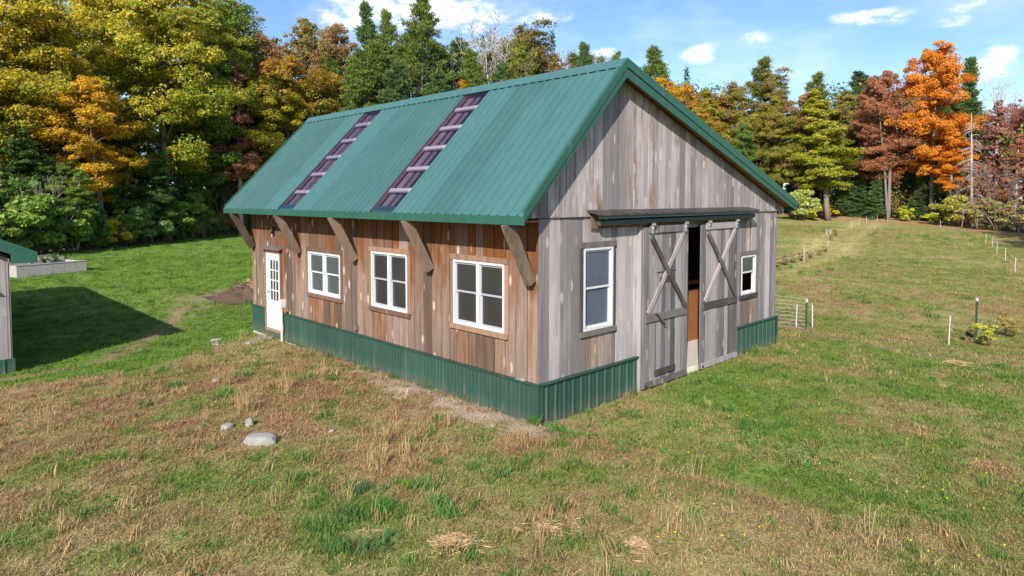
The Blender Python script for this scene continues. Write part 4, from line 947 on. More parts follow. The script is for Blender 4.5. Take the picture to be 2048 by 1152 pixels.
T('oak_tree', 'thin', 600, 78, 20, OLIVE, 'tall thin olive brown oak above the red topped maple', group=G1, wide=1.2)
T('oak_tree', 'thin', 505, 74, -4, OLIVE, 'tall thin olive brown oak right of the huge yellow green maple', group=G1, wide=1.3)
T('oak_tree', 'thin', 665, 76, 40, BRONZE, 'thin bronze oak left of the dark pointed spruce', group=G1, wide=1.1)
T('leafy_tree', 'thinB', 445, 70, 10, GREEN, 'tall green crown showing between the huge maple and the thin oaks', group=G1, wide=1.3)
T('leafy_tree', 'thinB', 560, 70, 75, BRONZE, 'bronze leaved tree beneath the thin olive brown oaks', group=G1, wide=1.1)
T('maple_tree', 'mapleA', 205, 60, -60, YGREEN, 'yellow green maple crown between the corner maple and the huge maple', group=G1, wide=1.0)
T('maple_tree', 'mapleB', 420, 63, -10, ((.12, .16, .02), (.27, .25, .03)), 'green gold maple crown right behind the huge maple', group=G1, wide=1.1)
T('leafy_tree', 'mapleB', 265, 55, 215, GREEN, 'mid green tree low between the golden maple and the huge maple', group=G1, wide=1.2)
T('leafy_tree', 'mapleD', 95, 44, 300, GREEN, 'mid green tree low beside the golden orange maple', group=G1, wide=1.5)
T('leafy_tree', 'mapleD', 440, 62, 240, ((.09, .13, .02), (.2, .2, .03)), 'olive green tree low behind the sparse red maple', group=G1, wide=1.3)
# behind the barn roof
T('spruce_tree', 'pineB', 737, 82, 12, PINED, 'dark pointed spruce below the big cloud', group=G2, wide=.75)
T('pine_tree', 'pineB', 776, 80, 26, PINEG, 'green pine just left of the tall bare-trunked pine', group=G2, wide=.8)
T('pine_tree', 'pineC', 845, 74, -6, PINEG, 'tallest pine with a long bare trunk above the barn roof', group=G2, wide=.95)
T('pine_tree', 'pineB', 712, 70, 118, PINEG, 'broad pine low over the roof beneath the pointed spruce', group=G2, wide=1.15)
T('pine_tree', 'pineB', 790, 68, 128, PINED, 'broad dark pine under the tallest pine', group=G2, wide=1.3)
T('pine_tree', 'pineB', 870, 67, 150, PINED, 'bushy pine just above the roof ridge left of the golden leaves', group=G2, wide=1.4)
T('bare_tree', 'bareA', 905, 80, 12, GREEN, 'tall leafless grey tree right of the tallest pine', group=G2, wide=1.0)
T('bare_tree', 'bareB', 958, 82, 42, GREEN, 'leafless grey tree with pale forked limbs, second from the tallest pine', group=G2, wide=1.1)
T('bare_tree', 'bareA', 990, 76, 85, GREEN, 'shorter leafless pale tree leaning above the roof ridge', group=G2, wide=1.0, lean=.1)
T('maple_tree', 'mapleC', 920, 70, 130, ((.20, .18, .02), (.48, .22, .02)), 'golden orange crown low over the roof ridge', group=G2, wide=1.1)
T('pine_tree', 'pineB', 945, 72, 105, PINEG, 'pine standing between the golden crown and the leafless trees', group=G2, wide=1.1)
T('pine_tree', 'pineC', 1040, 78, 82, ((.08, .12, .02), (.19, .2, .03)), 'yellow green pine between the leafless trees and the bronze oak', group=G2, wide=1.1)
T('pine_tree', 'pineB', 1000, 74, 130, PINED, 'dark pine low behind the leafless trees', group=G2, wide=1.1)
T('oak_tree', 'thinB', 1097, 80, 50, ((.11, .10, .03), (.20, .15, .045)), 'open crowned bronze green oak above the middle of the ridge', group=G2, wide=1.25)
T('oak_tree', 'bareC', 1130, 78, 95, BRONZE, 'mostly bare oak with a few bronze leaves near the roof peak', group=G2)
T('oak_tree', 'bareC', 1060, 76, 110, BRONZE, 'mostly bare oak beside the yellow green pine', group=G2)
T('pine_tree', 'pineB', 1172, 84, 92, PINED, 'small dark pine near the roof peak', group=G2, wide=.9)
T('pine_tree', 'pineA', 1228, 92, 106, PINEG, 'pine tip just left of the roof peak', group=G2, wide=.8)
T('pine_tree', 'pineA', 1198, 90, 116, PINEG, 'low pine between the small dark pine and the roof peak', group=G2, wide=.8)
for (u, d, v, pr, c, w_, lb) in ((640, 72, 118, 'mapleD', MIXED, 1.0, 'orange green maple low above the far end of the ridge'), (672, 74, 96, 'pineB', PINEG, 1.2, 'broad green pine beside the bronze oak'), (752, 76, 88, 'pineB', PINEG, 1.35, 'thick green pine in front of the pointed spruce'),
                                 (818, 78, 70, 'pineB', ((.06, .10, .02), (.13, .165, .03)), 1.3, 'thick yellow green pine at the left foot of the tallest pine'), (880, 80, 92, 'pineB', PINEG, 1.35, 'thick pine at the right foot of the tallest pine'), (925, 84, 84, 'pineB', PINED, 1.3, 'dark thick pine behind the first leafless tree'),
                                 (975, 82, 112, 'pineB', PINEG, 1.3, 'thick green pine between the two leafless trees'), (1018, 82, 98, 'pineB', ((.07, .11, .02), (.15, .175, .03)), 1.25, 'light green pine right of the leaning leafless tree'), (1075, 86, 100, 'pineB', PINEG, 1.25, 'green pine at the foot of the open crowned oak'),
                                 (1125, 88, 102, 'thin', BRONZE, 1.3, 'thin bronze oak right of the open crowned oak'), (1150, 90, 112, 'pineB', PINED, 1.1, 'dark pine beside the mostly bare oak near the peak'), (1205, 96, 122, 'mapleB', OLIVE, 1.1, 'olive crown peeping over the ridge near the peak')):
    T('oak_tree' if pr == 'thin' else ('pine_tree' if pr == 'pineB' else 'maple_tree'), pr, u, d, v, c, lb, group=G2, wide=w_)
# across the field
for (u, d, v, pr, c, w_, lb) in ((1350, 96, 168, 'mapleB', OLIVE, 1.1, 'olive crown behind the golden maple'), (1408, 96, 172, 'mapleD', MIXED, 1.2, 'orange tinted crown behind the yellow green pointed tree'), (1475, 94, 168, 'thinB', OLIVE, 1.3, 'olive crown left of the broad olive pine'), (1500, 88, 215, 'mapleD', ((.13, .15, .02), (.28, .23, .03)), 1.1, 'yellow olive tree in front of the broad olive pine'),
                                 (1625, 94, 150, 'pineB', ((.07, .10, .02), (.14, .155, .03)), 1.2, 'olive pine just left of the lime maple top'), (1690, 92, 180, 'mapleB', OLIVE, 1.1, 'olive crown right behind the lime maple'), (1735, 94, 160, 'pineB', PINED, 1.3, 'thick dark pine between the lime and rust red maples'), (1820, 92, 150, 'mapleB', BRONZE, 1.1, 'bronze crown between the rust red and orange maples'),
                                 (1915, 94, 190, 'mapleB', OLIVE, 1.1, 'olive crown right behind the orange maple'), (1965, 92, 205, 'mapleD', BRONZE, 1.2, 'bronze crown behind the dead trunk'), (2015, 90, 205, 'mapleB', RUSTY, 1.1, 'rusty crown behind the pink leaved tree')):
    T('pine_tree' if pr == 'pineB' else 'leafy_tree', pr, u, d, v, c, lb, group=G3, wide=w_)
T('pine_tree', 'pineB', 1305, 92, 100, PINEG, 'bushy green pine just right of the roof peak', group=G3, wide=1.2)
T('maple_tree', 'mapleD', 1325, 84, 138, GOLD, 'golden maple in front of the bushy green pine', group=G3, wide=1.2)
T('maple_tree', 'red', 1378, 90, 150, PINK, 'reddish thin topped tree behind the golden maple', group=G3, wide=1.4)
T('leafy_tree', 'mapleC', 1435, 84, 158, ((.16, .17, .02), (.34, .27, .025)), 'yellow green pointed tree above the right roof slope', group=G3, wide=1.25)
T('maple_tree', 'mapleB', 1385, 82, 200, MIXED, 'orange green maple low over the right roof slope', group=G3, wide=1.3)
T('pine_tree', 'pineB', 1520, 94, 120, ((.07, .10, .02), (.14, .155, .03)), 'broad olive pine, highest of the trees above the roof eave end', group=G3, wide=1.2)
T('oak_tree', 'thinB', 1570, 90, 140, OLIVE, 'olive oak right of the broad olive pine', group=G3, wide=1.1)
T('leafy_tree', 'mapleB', 1545, 84, 190, ((.12, .14, .02), (.26, .2, .035)), 'olive green tree above the pale round shrub', group=G3, wide=.95)
T('leafy_tree', 'mapleD', 1600, 84, 175, BRONZE, 'bronze tree between the olive oak and the bright lime maple', group=G3, wide=1.1)
T('leafy_tree', 'slim', 1490, 83, 240, GREEN, 'thin green tree by the right end of the barn roof', group=G3, wide=1.1)
T('maple_tree', 'mapleC', 1658, 80, 150, LIME, 'bright lime yellow maple with a pointed top', group=G3, wide=1.5)
T('pine_tree', 'pineA', 1715, 98, 145, PINED, 'dark pines tops showing behind the lime maple', group=G3, wide=1.3)
T('maple_tree', 'mapleD', 1778, 80, 122, RUSTY, 'rust red maple left of the tall orange maple', group=G3, wide=.95)
T('leafy_tree', 'slim', 1745, 82, 215, RUSTY, 'slender rust brown tree between the lime and rust red maples', group=G3, wide=1.3)
T('maple_tree', 'mapleB', 1866, 79, 78, ORANGE, 'tall bright orange maple, highest tree of the right wood edge', group=G3, wide=.92, rz=1.0)
T('maple_tree', 'slim', 1895, 76, 255, ORANGE, 'low orange maple branch tree under the tall orange maple', group=G3, wide=1.3)
T('spruce_tree', 'spruceA', 1942, 88, 112, PINED, 'pointed dark spruce right of the tall orange maple', group=G3, wide=.95)
T('dead_tree', 'snag', 1945, 72, 226, GREEN, 'dead grey trunk with drooping bare branches', group=G3)
T('bare_tree', 'bareB', 2012, 82, 128, GREEN, 'leafless grey tree at the right photo edge', group=G3, wide=.7)
T('maple_tree', 'red', 1990, 80, 178, PINK, 'pink leaved tree between the dead trunk and the photo edge', group=G3, wide=1.4)
T('maple_tree', 'thin', 2045, 78, 172, PINK, 'pinkish red maple cut by the right photo edge', group=G3, wide=1.0)
T('maple_tree', 'red', 2030, 70, 250, RUSTY, 'short rusty tree in front of the pinkish red maple', group=G3, wide=1.2)
T('maple_tree', 'mapleB', 2230, 66, 150, RUSTY, 'rusty maple just outside the right photo edge', group=G3)
T('maple_tree', 'mapleA', 2420, 40, -20, YGREEN, 'maple outside the right photo edge whose shade lies on the field', group=G3)
# young evergreens and shrubs under them
for (u, d, v, pr, c, w, lb) in ((1720, 83, 300, 'spruceB', PINED, 1.0, 'young dark fir under the rust brown tree'), (1752, 81, 318, 'spruceB', PINED, 1.1, 'young fir at the field edge by the pale trunks'), (1822, 84, 285, 'spruceB', DGREEN, 1.2, 'young fir left of the orange maple trunk'),
                                (1586, 90, 318, 'spruceB', DGREEN, 1.7, 'young fir between the roof end and the pale round shrub'), (1632, 92, 325, 'spruceB', PINED, 1.7, 'young fir left of the lime maple trunk'), (1690, 84, 330, 'spruceB', PINED, 1.3, 'small dark fir right of the lime maple trunk'), (1840, 80, 335, 'spruceB', PINED, 1.3, 'small dark fir beside the orange maple trunk'), (1915, 80, 300, 'spruceA', DGREEN, 1.2, 'young spruce behind the dead trunk'), (1780, 86, 300, 'spruceB', DGREEN, 1.3, 'young fir behind the rust red maple trunk')):
    T('fir_tree', pr, u, d, v, c, lb, group='young firs under the right wood edge', wide=w)
T('shrub', 'shrubA', 1603, 81, 362, ((.14, .17, .045), (.24, .25, .08)), 'pale green round shrub at the top of the field beside the roof end', 'shrub', wide=1.1)
T('shrub', 'shrubA', 1650, 83, 402, GOLD, 'low yellow fern clump right of the pale round shrub', 'shrub', wide=1.6)
T('shrub', 'shrubB', 1622, 82, 404, ((.32, .25, .03), (.5, .33, .03)), 'bright yellow low shrub at the foot of the pale round shrub', 'shrub', wide=1.4)
T('shrub', 'shrubB', 1812, 78, 408, LIME, 'yellow green bush between two trunks at the field edge', 'shrub', wide=1.3)
T('shrub', 'shrubA', 1868, 76, 420, LIME, 'low lime bush left of the orange maple trunk', 'shrub', wide=1.4)
T('shrub', 'shrubA', 1910, 73, 375, ((.14, .16, .03), (.26, .23, .05)), 'tall olive bush below the dead trunk', 'shrub', wide=1.1)
T('shrub', 'shrubC', 1960, 68, 395, ((.13, .12, .05), (.2, .17, .08)), 'sparse grey twiggy bush under the dead trunk', 'shrub', wide=1.2)
T('shrub', 'shrubC', 2005, 66, 390, ((.13, .12, .05), (.2, .17, .08)), 'sparse grey twiggy bush near the right photo edge', 'shrub', wide=1.4)
T('shrub', 'shrubC', 2040, 64, 400, ((.14, .13, .05), (.22, .18, .08)), 'twiggy olive bush cut by the right photo edge', 'shrub', wide=1.4)
# brush along the left wood edge
rb = random.Random(99)
brush = [(-40, 37, 395, DGREEN), (15, 38.5, 405, ((.08, .12, .025), (.17, .19, .04))), (60, 40, 360, GREEN), (100, 41, 385, ((.06, .11, .025), (.14, .19, .04))), (140, 42, 395, GREEN), (182, 44, 400, DGREEN), (215, 46, 425, GOLD), (250, 47, 410, GREEN),
         (285, 49, 385, ((.06, .11, .03), (.15, .19, .06))), (320, 51, 400, GREEN), (350, 54, 405, DGREEN), (385, 56, 410, ((.09, .13, .03), (.2, .21, .05))), (415, 59, 400, GREEN), (445, 62, 410, OLIVE), (475, 65, 400, OLIVE), (505, 68, 400, GREEN),
         (40, 43, 300, DGREEN), (110, 45, 310, GREEN), (260, 51, 340, DGREEN), (345, 56, 350, GREEN), (430, 64, 345, DGREEN), (200, 49, 330, DGREEN)]
where = ('at the photo edge beyond the shed', 'above the shed roof', 'between the shed roof and the planter bed', 'directly behind the planter bed', 'just right of the planter bed', 'second right of the planter bed', '', 'right of the golden bush', 'second right of the golden bush', 'third right of the golden bush', 'in the middle of the meadow edge',
         'left of the twiggy olive brush', 'where the pale stems begin', 'among pale stems near the barn eave', 'beside the barn eave end', 'behind the barn eave end', 'higher up above the shed roof', 'higher up behind the planter bed', 'higher up behind the golden bush', 'higher up in the middle of the wood edge', 'higher up left of the barn eave', 'higher up left of the golden bush')
for (u, d, v, c), w_ in zip(brush, where):
    lab = 'golden yellow bush in the middle of the left wood edge' if c is GOLD else 'leafy bush of the left wood edge ' + w_
    T('bush', rb.choice(('shrubA', 'shrubB')), u, d, v, c, lab, 'bush', 'bushes along the left wood edge', wide=rb.uniform(1.0, 1.35))
# pale saplings and bare trunks
ORD = ('nearest', 'second', 'third', 'fourth', 'fifth', 'sixth', 'seventh', 'eighth', 'ninth', 'tenth', 'farthest')
for k, (u, d, v) in enumerate(sorted(((425, 61, 330), (440, 60, 345), (455, 62, 320), (470, 63, 335), (490, 64, 325), (410, 58, 350), (330, 52, 345), (500, 66, 330), (380, 56, 355), (60, 40, 350), (90, 41, 340)), reverse=True)):
    T('sapling', 'stem', u, d, v, GREEN, 'pale leafless sapling among the left bushes, %s from the barn eave' % ORD[k], 'sapling', 'pale saplings among the left bushes', wide=1.1)
for k, (u, d, v) in enumerate(sorted(((1925, 68, 345), (1975, 68, 330), (1990, 70, 320), (2010, 67, 335), (2025, 69, 310), (2040, 66, 330), (1955, 72, 320), (1850, 82, 300), (1700, 86, 290), (1640, 86, 280), (1560, 88, 290)))):
    T('sapling', 'stem', u, d, v, GREEN, 'grey leafless sapling in the right wood edge, %s from the barn roof' % ORD[k], 'sapling', 'grey saplings in the right wood edge', wide=1.1)

# the wood behind the front trees: one mass
nr = np.random.default_rng(5); WP = []; WC = []; wt = MB()
def mass_tree(x, y, h, cols, wid, conifer, n=900):
    z = ground_z(x, y)
    if conifer:
        f = nr.uniform(0, 1, n) ** .8; r = wid * (1.02 - f) * nr.uniform(.35, 1, n); a = nr.uniform(0, 6.283, n); P = np.stack([np.cos(a) * r, np.sin(a) * r, h * (.12 + .88 * f)], 1); lf = nr.uniform(.65, 1.35, n) * min(.25, .0026 * math.hypot(x - CAM[0], y - CAM[1]))
        q = blades(P, P * np.array((1, 1, 0)) + nr.normal(0, .6, (n, 3)), lf * 2.2, lf * .3, nr)
    else:
        k = 26; cz = nr.uniform(.06, .97, k); pr = np.clip(np.sin(np.pi * (.22 + .72 * (cz - .06) / .94)), .05, 1) ** .7; a = nr.uniform(0, 6.283, k); rr = wid * pr * nr.uniform(.3, 1, k); C = np.stack([np.cos(a) * rr, np.sin(a) * rr, cz * h], 1)
        i = nr.integers(0, k, n); P = C[i] + nr.normal(0, 1, (n, 3)) * np.array((.75, .75, .42)); q = leaf_cloud(P, nr.uniform(.65, 1.35, n) * min(.25, .0022 * math.hypot(x - CAM[0], y - CAM[1])), nr, .4)
    v = nr.uniform(0, 1, n)[:, None] * .6 + nr.uniform(0, .4); c = np.array(cols[0]) * (1 - v) + np.array(cols[1]) * v; c = c * nr.uniform(1.0, 1.8, (n, 1))
    WP.append(q + np.array((x, y, z))); WC.append(np.repeat(c, 4, 0)); wt.tube([(x, y, z - .3), (x + nr.normal(0, .2), y, z + h * .5), (x, y, z + h * .93)], [h * .011, h * .008, .03], 5)
for (line, pal, vt) in ((TREE_L, (GREEN, DGREEN, OLIVE, YGREEN, PINED, DGREEN, BRONZE), 1), (TREE_R, (DGREEN, OLIVE, PINED, BRONZE, GREEN, PINED, RUSTY), 0)):
    for seg, (a, b) in enumerate(zip(line[:-1], line[1:])):
        L = np.linalg.norm(b - a); nrm = np.array((-(b - a)[1], (b - a)[0])) / L
        if nrm @ (a - CAM[:2]) < 0: nrm = -nrm
        for row, off in enumerate((4, 8, 13, 19, 26, 34, 42)):
            for k in range(int(L / (4.2 + .6 * row)) + 1):
                p = a + (b - a) * nr.uniform(0, 1) + nrm * (off + nr.uniform(-2, 2)); con = nr.uniform() < .35; h = nr.uniform(6, 12) if row < 1 else (nr.uniform(10, 16) if row < 2 else (nr.uniform(15, 19.8) if line is TREE_R else (nr.uniform(19, 24.5) if seg >= 6 else nr.uniform(16, 22))))
                if line is TREE_R: h *= .92
                dep = (p - CAM[:2]) @ np.array((math.sin(YAW), math.cos(YAW))); nn_ = 900
                if 1 <= row <= 4:                      # the wood is older and taller towards the pines
                    dv = nr.uniform(185, 238) if line is TREE_R else (nr.uniform(255, 305) if seg >= 6 else nr.uniform(270, 360)); h = dep * dv / FPX + 3.5; nn_ = 1250
                nn_ = int(nn_ * min(2.0, max(.6, (85 / dep) ** 1.3))) if dep > 20 else 700
                mass_tree(p[0], p[1], h if row < 5 else h * .85, PINED if con else pal[int(nr.integers(0, len(pal)))], (2.4 if con else 3.2) * nr.uniform(.9, 1.35), con, nn_)
WP = np.concatenate(WP); WC = np.concatenate([np.concatenate(WC), np.ones((len(WP), 1))], 1)
wm = npmesh('woods', WP, np.arange(len(WP)).reshape(-1, 4), {'lc': ('FLOAT_COLOR', WC)}); wm.materials.append(M['mass'])
woods = bpy.data.objects.new('woods', wm); COL.objects.link(woods); tag(woods, 'dense mixed woodland filling the depth behind the front trees', kind='stuff')
tag(wt.build('woods_trunks', M['bark'], woods, recalc=False), kind='stuff')
# leaf litter, low brush and ferns covering the wood floor
nr = np.random.default_rng(8); UP = []; UC = []
for line, dep, cols in ((TREE_L, 9, (GREEN, DGREEN, OLIVE)), (TREE_R, 8, (DGREEN, OLIVE, PINED, BRONZE))):
    for a, b in zip(line[:-1], line[1:]):
        L = np.linalg.norm(b - a); nrm = np.array((-(b - a)[1], (b - a)[0])) / L
        if nrm @ (a - CAM[:2]) < 0: nrm = -nrm
        for k in range(int(L * 2.0)):
            p = a + (b - a) * nr.uniform() + nrm * nr.uniform(.3, dep); h = nr.uniform(.5, 2.2) + (2.0 if nr.uniform() < .4 else 0); z = ground_z(p[0], p[1]); n = 260; g = unit(nr.normal(0, 1, (n, 3))) * nr.uniform(0, 1, (n, 1)) ** .5
            P = np.array((p[0], p[1], z + h * .5)) + g * np.array((.9, .9, h * .55)); c0, c1 = cols[int(nr.integers(0, len(cols)))]; v = nr.uniform(0, 1, (n, 1))
            UP.append(leaf_cloud(P, nr.uniform(.06, .12, n), nr, .4)); UC.append(np.repeat((np.array(c0) * (1 - v) + np.array(c1) * v) * nr.uniform(1.3, 2.2, (n, 1)), 4, 0))
UP = np.concatenate(UP); UC = np.concatenate([np.concatenate(UC), np.ones((len(UP), 1))], 1)
um = npmesh('undergrowth', UP, np.arange(len(UP)).reshape(-1, 4), {'lc': ('FLOAT_COLOR', UC)}); um.materials.append(M['mass'])
ug = bpy.data.objects.new('undergrowth', um); COL.objects.link(ug); tag(ug, 'low tangled undergrowth along the floor of the woods', kind='stuff')

# ------------------------------------------------------------------ fences
def post(u, vt, vb, h, p, label, kind='white'):
    z = ground_z(p[0], p[1]); m = MB(); r = random.Random(int(u)); lx, ly = r.uniform(-.04, .04), r.uniform(-.04, .04)
    m.tube([(0, 0, -.2), (lx * .5, ly * .5, h * .5), (lx, ly, h)], [.016, .015, .013], 6)
    for k in range(1, 6): m.box(lx * k / 6 + .012, lx * k / 6 + .045, -.012, .012, h * k / 6, h * k / 6 + .018)
    o = m.build('fence_post', M['post_white']); o.location = (p[0], p[1], z)
    return tag(o, label, 'fence post', 'white fence posts around the field')
names = ('white post at the hill crest just right of the roof end', 'white post at the crest touching the roof corner', 'white post at the crest before the pale round shrub', 'short white post at the crest below the lime maple', 'lower white post where the track meets the crest', 'white post left of the tallest crest post', 'tallest white post at the end of the grassy track',
         'white post right of the tallest crest post', 'white post at the crest before the young firs', 'upper white post of the brushy fence line beside the track', 'second white post down the brushy fence line', 'third white post down the brushy fence line', 'white post nearest the barn in the brushy fence line', 'white post against the wire fence by the barn corner', 'white post outside the wire fence by the barn corner',
         'farthest white post of the row at the right photo edge', 'second farthest white post of the right row', 'third farthest white post of the right row', 'fourth white post of the right row, counted from the trees', 'second nearest white post of the right row', 'nearest white post of the right row', 'lone white post at the brown leaf strip below the trees', 'large white post alone in the near right meadow')
for (u, vt, vb, h, p), nm in zip(POSTS, names): post(u, vt, vb, h, p, nm)
def tpost(p, h, label):
    m = MB(); m.box(-.022, .022, -.003, .003, -.3, h); m.box(-.003, .003, .0031, .03, -.3, h - .12)
    for k in range(8): m.box(-.008, .008, -.012, -.0031, h * (.15 + .1 * k), h * (.15 + .1 * k) + .02)
    z = ground_z(p[0], p[1]); o = m.build('steel_post', M['post_green']); o.location = (p[0], p[1], z); o.scale = (1.3, 1.3, 1); o.rotation_euler = (0, 0, .7)
    MB().box(-.024, .024, -.010, .032, h - .08, h + .01).build('post_cap', M['post_white'], o); return tag(o, label, 'fence post', 'green steel fence posts')
pT = at(1952, 19.6, 672); tpost(pT, 1.27, 'dark green steel post with white cap behind the yellow leaved brush')
pW = at(1613, 19.8, 653); tpost(pW, .95, 'dark steel post with white cap at the wire fence by the barn')
# woven wire fence running from behind the barn to the steel post
p0 = np.array((pW[0], pW[1])); p1 = np.array((10.3, 4.6)); wf = empty('wire_fence', (p0[0], p0[1], ground_z(*p0))); tag(wf, 'woven wire fence panel behind the barn corner', 'wire fence')
def wpt(t_, h): q = p0 + (p1 - p0) * t_; return (q[0] - p0[0], q[1] - p0[1], ground_z(*q) - ground_z(*p0) + h)
for k in range(9): h = .04 + .115 * k; MB().tube([wpt(t_, h) for t_ in np.linspace(0, 1, 9)], .0045, 3).build('line_wire', M['wire'], wf, recalc=False)
for k in range(30): t_ = k / 29; MB().tube([wpt(t_, .02), wpt(t_, .98)], .004, 3).build('stay_wire', M['wire'], wf, recalc=False)
# strands from the barn to its post and along the field
def strand(name, pts, label, rad=.006, hs=(.3,)):
    e = empty(name, tuple(pts[0])); tag(e, label, 'fence wire')
    for h in hs: MB().tube([np.array(q) - np.array(pts[0]) + np.array((0, 0, h)) for q in pts], rad, 4).build('strand', M['post_white'], e, recalc=False)
def gp3(p): return np.array((p[0], p[1], ground_z(p[0], p[1])))
strand('fence_wire', [gp3((8.75, .6)), gp3((POSTS[13][4]))], 'white strands between the barn corner and its white post', .004, (.26, .46, .68))
strand('fence_wire', [gp3(POSTS[i][4]) for i in (12, 11, 10, 9, 5, 6)], 'white strand along the brushy fence line', .006, (.7,))
strand('fence_wire', [gp3(at(1535, 33)), gp3(POSTS[12][4])], 'sagging white strand from behind the barn to the brushy fence line', .009, (.5,))
strand('fence_wire', [gp3(POSTS[i][4]) for i in (20, 19, 18, 17, 16, 15)], 'white strand along the right row of posts', .006, (.7,))

# ------------------------------------------------------------------ stones, straw, planter bed, manure heap
def rock(u, v, z, w, h, dpt, label, seed, name='stone'):
    nr = np.random.default_rng(seed); c = on_z(u, v, z); bm = bmesh.new(); bmesh.ops.create_icosphere(bm, subdivisions=2, radius=1)
    for q in bm.verts:
        n_ = np.array(q.co); k = 1 + .16 * math.sin(n_[0] * 3 + seed) + .12 * math.sin(n_[1] * 4.1 + seed * 2) + .1 * math.sin(n_[2] * 5 + seed); p = n_ * k; p = np.sign(p) * np.abs(p) ** .5; p = p * (1 + .05 * math.sin(11 * n_[0] + seed) * math.sin(9 * n_[1]))
        q.co = (p[0] * w / 2, p[1] * dpt / 2, p[2] * h / 2 + h * .14)
    m = bpy.data.meshes.new(name); bm.to_mesh(m); bm.free(); m.materials.append(M['rock'])
    o = bpy.data.objects.new(name, m); COL.objects.link(o); o.location = (c[0], c[1], ground_z(c[0], c[1])); o.rotation_euler = (0, 0, -YAW + .25 * (seed % 3 - 1)); return tag(o, label, 'stone', 'stones lying in the grass')
rock(522, 898, .05, .46, .2, .30, 'big pale boulder lying in the dry grass', 1, 'boulder')
rock(500, 862, .05, .12, .17, .12, 'small upright stone behind the big boulder', 2); rock(455, 868, .05, .15, .11, .15, 'small round stone left of the upright stone', 3); rock(664, 880, .02, .07, .06, .07, 'tiny grey stone right of the big boulder', 4)
rock(433, 668, -.1, .28, .12, .2, 'pale stone on the slope left of the barn', 5); rock(440, 685, -.08, .42, .06, .3, 'flat stone just below the pale slope stone', 6); rock(528, 680, -.1, .48, .07, .32, 'flat stepping stone at the entry door', 7)
rock(432, 772, 0, .16, .1, .14, 'half buried stone beside a dry tuft', 8); rock(860, 795, 0, .05, .05, .06, 'tiny white stone near the barn skirt', 9); rock(985, 872, 0, .06, .04, .06, 'white pebble on the gravel patch', 10); rock(1000, 880, 0, .05, .03, .05, 'small white pebble beside the gravel patch', 12); rock(500, 690, -.1, .3, .05, .2, 'flat grey stone near the stepping stone', 13)
def straw(u, v, z, w, d_, h, n, label, seed):
    nr = np.random.default_rng(seed); c = on_z(u, v, z); a = nr.uniform(0, 6.283, n); r = np.minimum(1.6, np.abs(nr.normal(0, .6, n))); P = np.stack([np.cos(a) * r * w / 2, np.sin(a) * r * d_ / 2, h * np.clip(1 - r ** 2, 0, 1) * nr.uniform(.1, 1, n) + .02], 1); c[0] += 0.0
    D = nr.normal(0, 1, (n, 3)) * np.array((1, 1, .12)); q = blades(P - unit(D) * .08, D, nr.uniform(.07, .2, n), nr.uniform(.003, .005, n), nr)
    m = npmesh('straw_heap', q, np.arange(len(q)).reshape(-1, 4)); m.materials.append(M['straw']); o = bpy.data.objects.new('straw_heap', m); COL.objects.link(o)
    o.location = (c[0], c[1], ground_z(c[0], c[1])); o.rotation_euler = (0, 0, -YAW); return tag(o, label, 'straw', 'loose straw left on the grass')
straw(905, 1115, 0, .60, .36, .05, 520, 'flattened straw heap at the bottom edge of the photo', 1); straw(1912, 730, -.3, .8, .6, .07, 620, 'straw heap on the meadow below the large white post', 2); straw(740, 1100, 0, .5, .2, .03, 200, 'thin straw left of the flattened heap', 3)
straw(1100, 1085, 0, .6, .35, .03, 200, 'loose straw right of the flattened heap', 4); straw(1275, 1125, 0, .4, .4, .03, 200, 'straw by the lower middle edge of the photo', 5)
# planter bed of bleached boards
bc = on_z(150, 548, -.12); bed = empty('planter_bed', (bc[0] - .4, bc[1] + .6, ground_z(bc[0] - .4, bc[1] + .6)), R(14)); tag(bed, 'bleached board planter bed at the edge of the meadow', 'planter bed')
bx0, bx1, by0, by1, bh = -2.0, 1.0, -.2, 4.2, .52
for k in range(6): w_ = (bx1 - bx0) / 6; MB().box(bx0 + k * w_ + .004, bx0 + (k + 1) * w_ - .004, by0, by0 + .05, -.3, bh).build('board', M['bed_board'], bed)
for xx in (bx0, bx1 - .05):
    for k in range(2): MB().box(xx, xx + .05, by0 + .052 + k * 2.17, by0 + .052 + (k + 1) * 2.17 - .006, -.3, bh - .01).build('board', M['bed_board'], bed)
MB().box(bx0, bx1, by1, by1 + .05, -.3, bh).build('board', M['bed_board'], bed)
MB().box(bx0 + .052, bx1 - .052, by0 + .052, by1 - .002, -.3, bh - .16).build('soil', M['soil'], bed)
MB().box(bx0 - .02, bx1 + .02, by0 - .02, by0 + .12, bh + .001, bh + .035).build('rim', M['bed_board'], bed); MB().box(bx0 + .1, bx1 - .1, 1.9, 1.96, bh - .16, bh + .12).build('board', M['bed_board'], bed)
MB().bar((-1.2, .5, bh + .02), (.6, 2.4, bh + .12), .05, .05).build('stake', M['bed_board'], bed); MB().bar((-1.5, 3.0, bh + .1), (.9, 3.4, bh + .16), .05, .05).build('stake', M['bed_board'], bed)
for i in range(3):
    p = (bc[0] - .9 + .5 * i, bc[1] + 2.0 + .5 * i); pr = PROTO['shrubC']; o = empty('garden_plant', (p[0], p[1], ground_z(*p) + .35), i, (.18, .18, .13)); a = bpy.data.objects.new('stems', pr.trunk); b = bpy.data.objects.new('foliage', pr.crown)
    for q in (a, b): COL.objects.link(q); q.parent = o
    b['c1'] = (.05, .12, .03); b['c2'] = (.12, .22, .05); tag(o, ('green', 'leafy', 'last green')[i] + ' plant growing in the planter bed, ' + ('near side', 'middle', 'far side')[i], 'plant', 'plants in the planter bed')
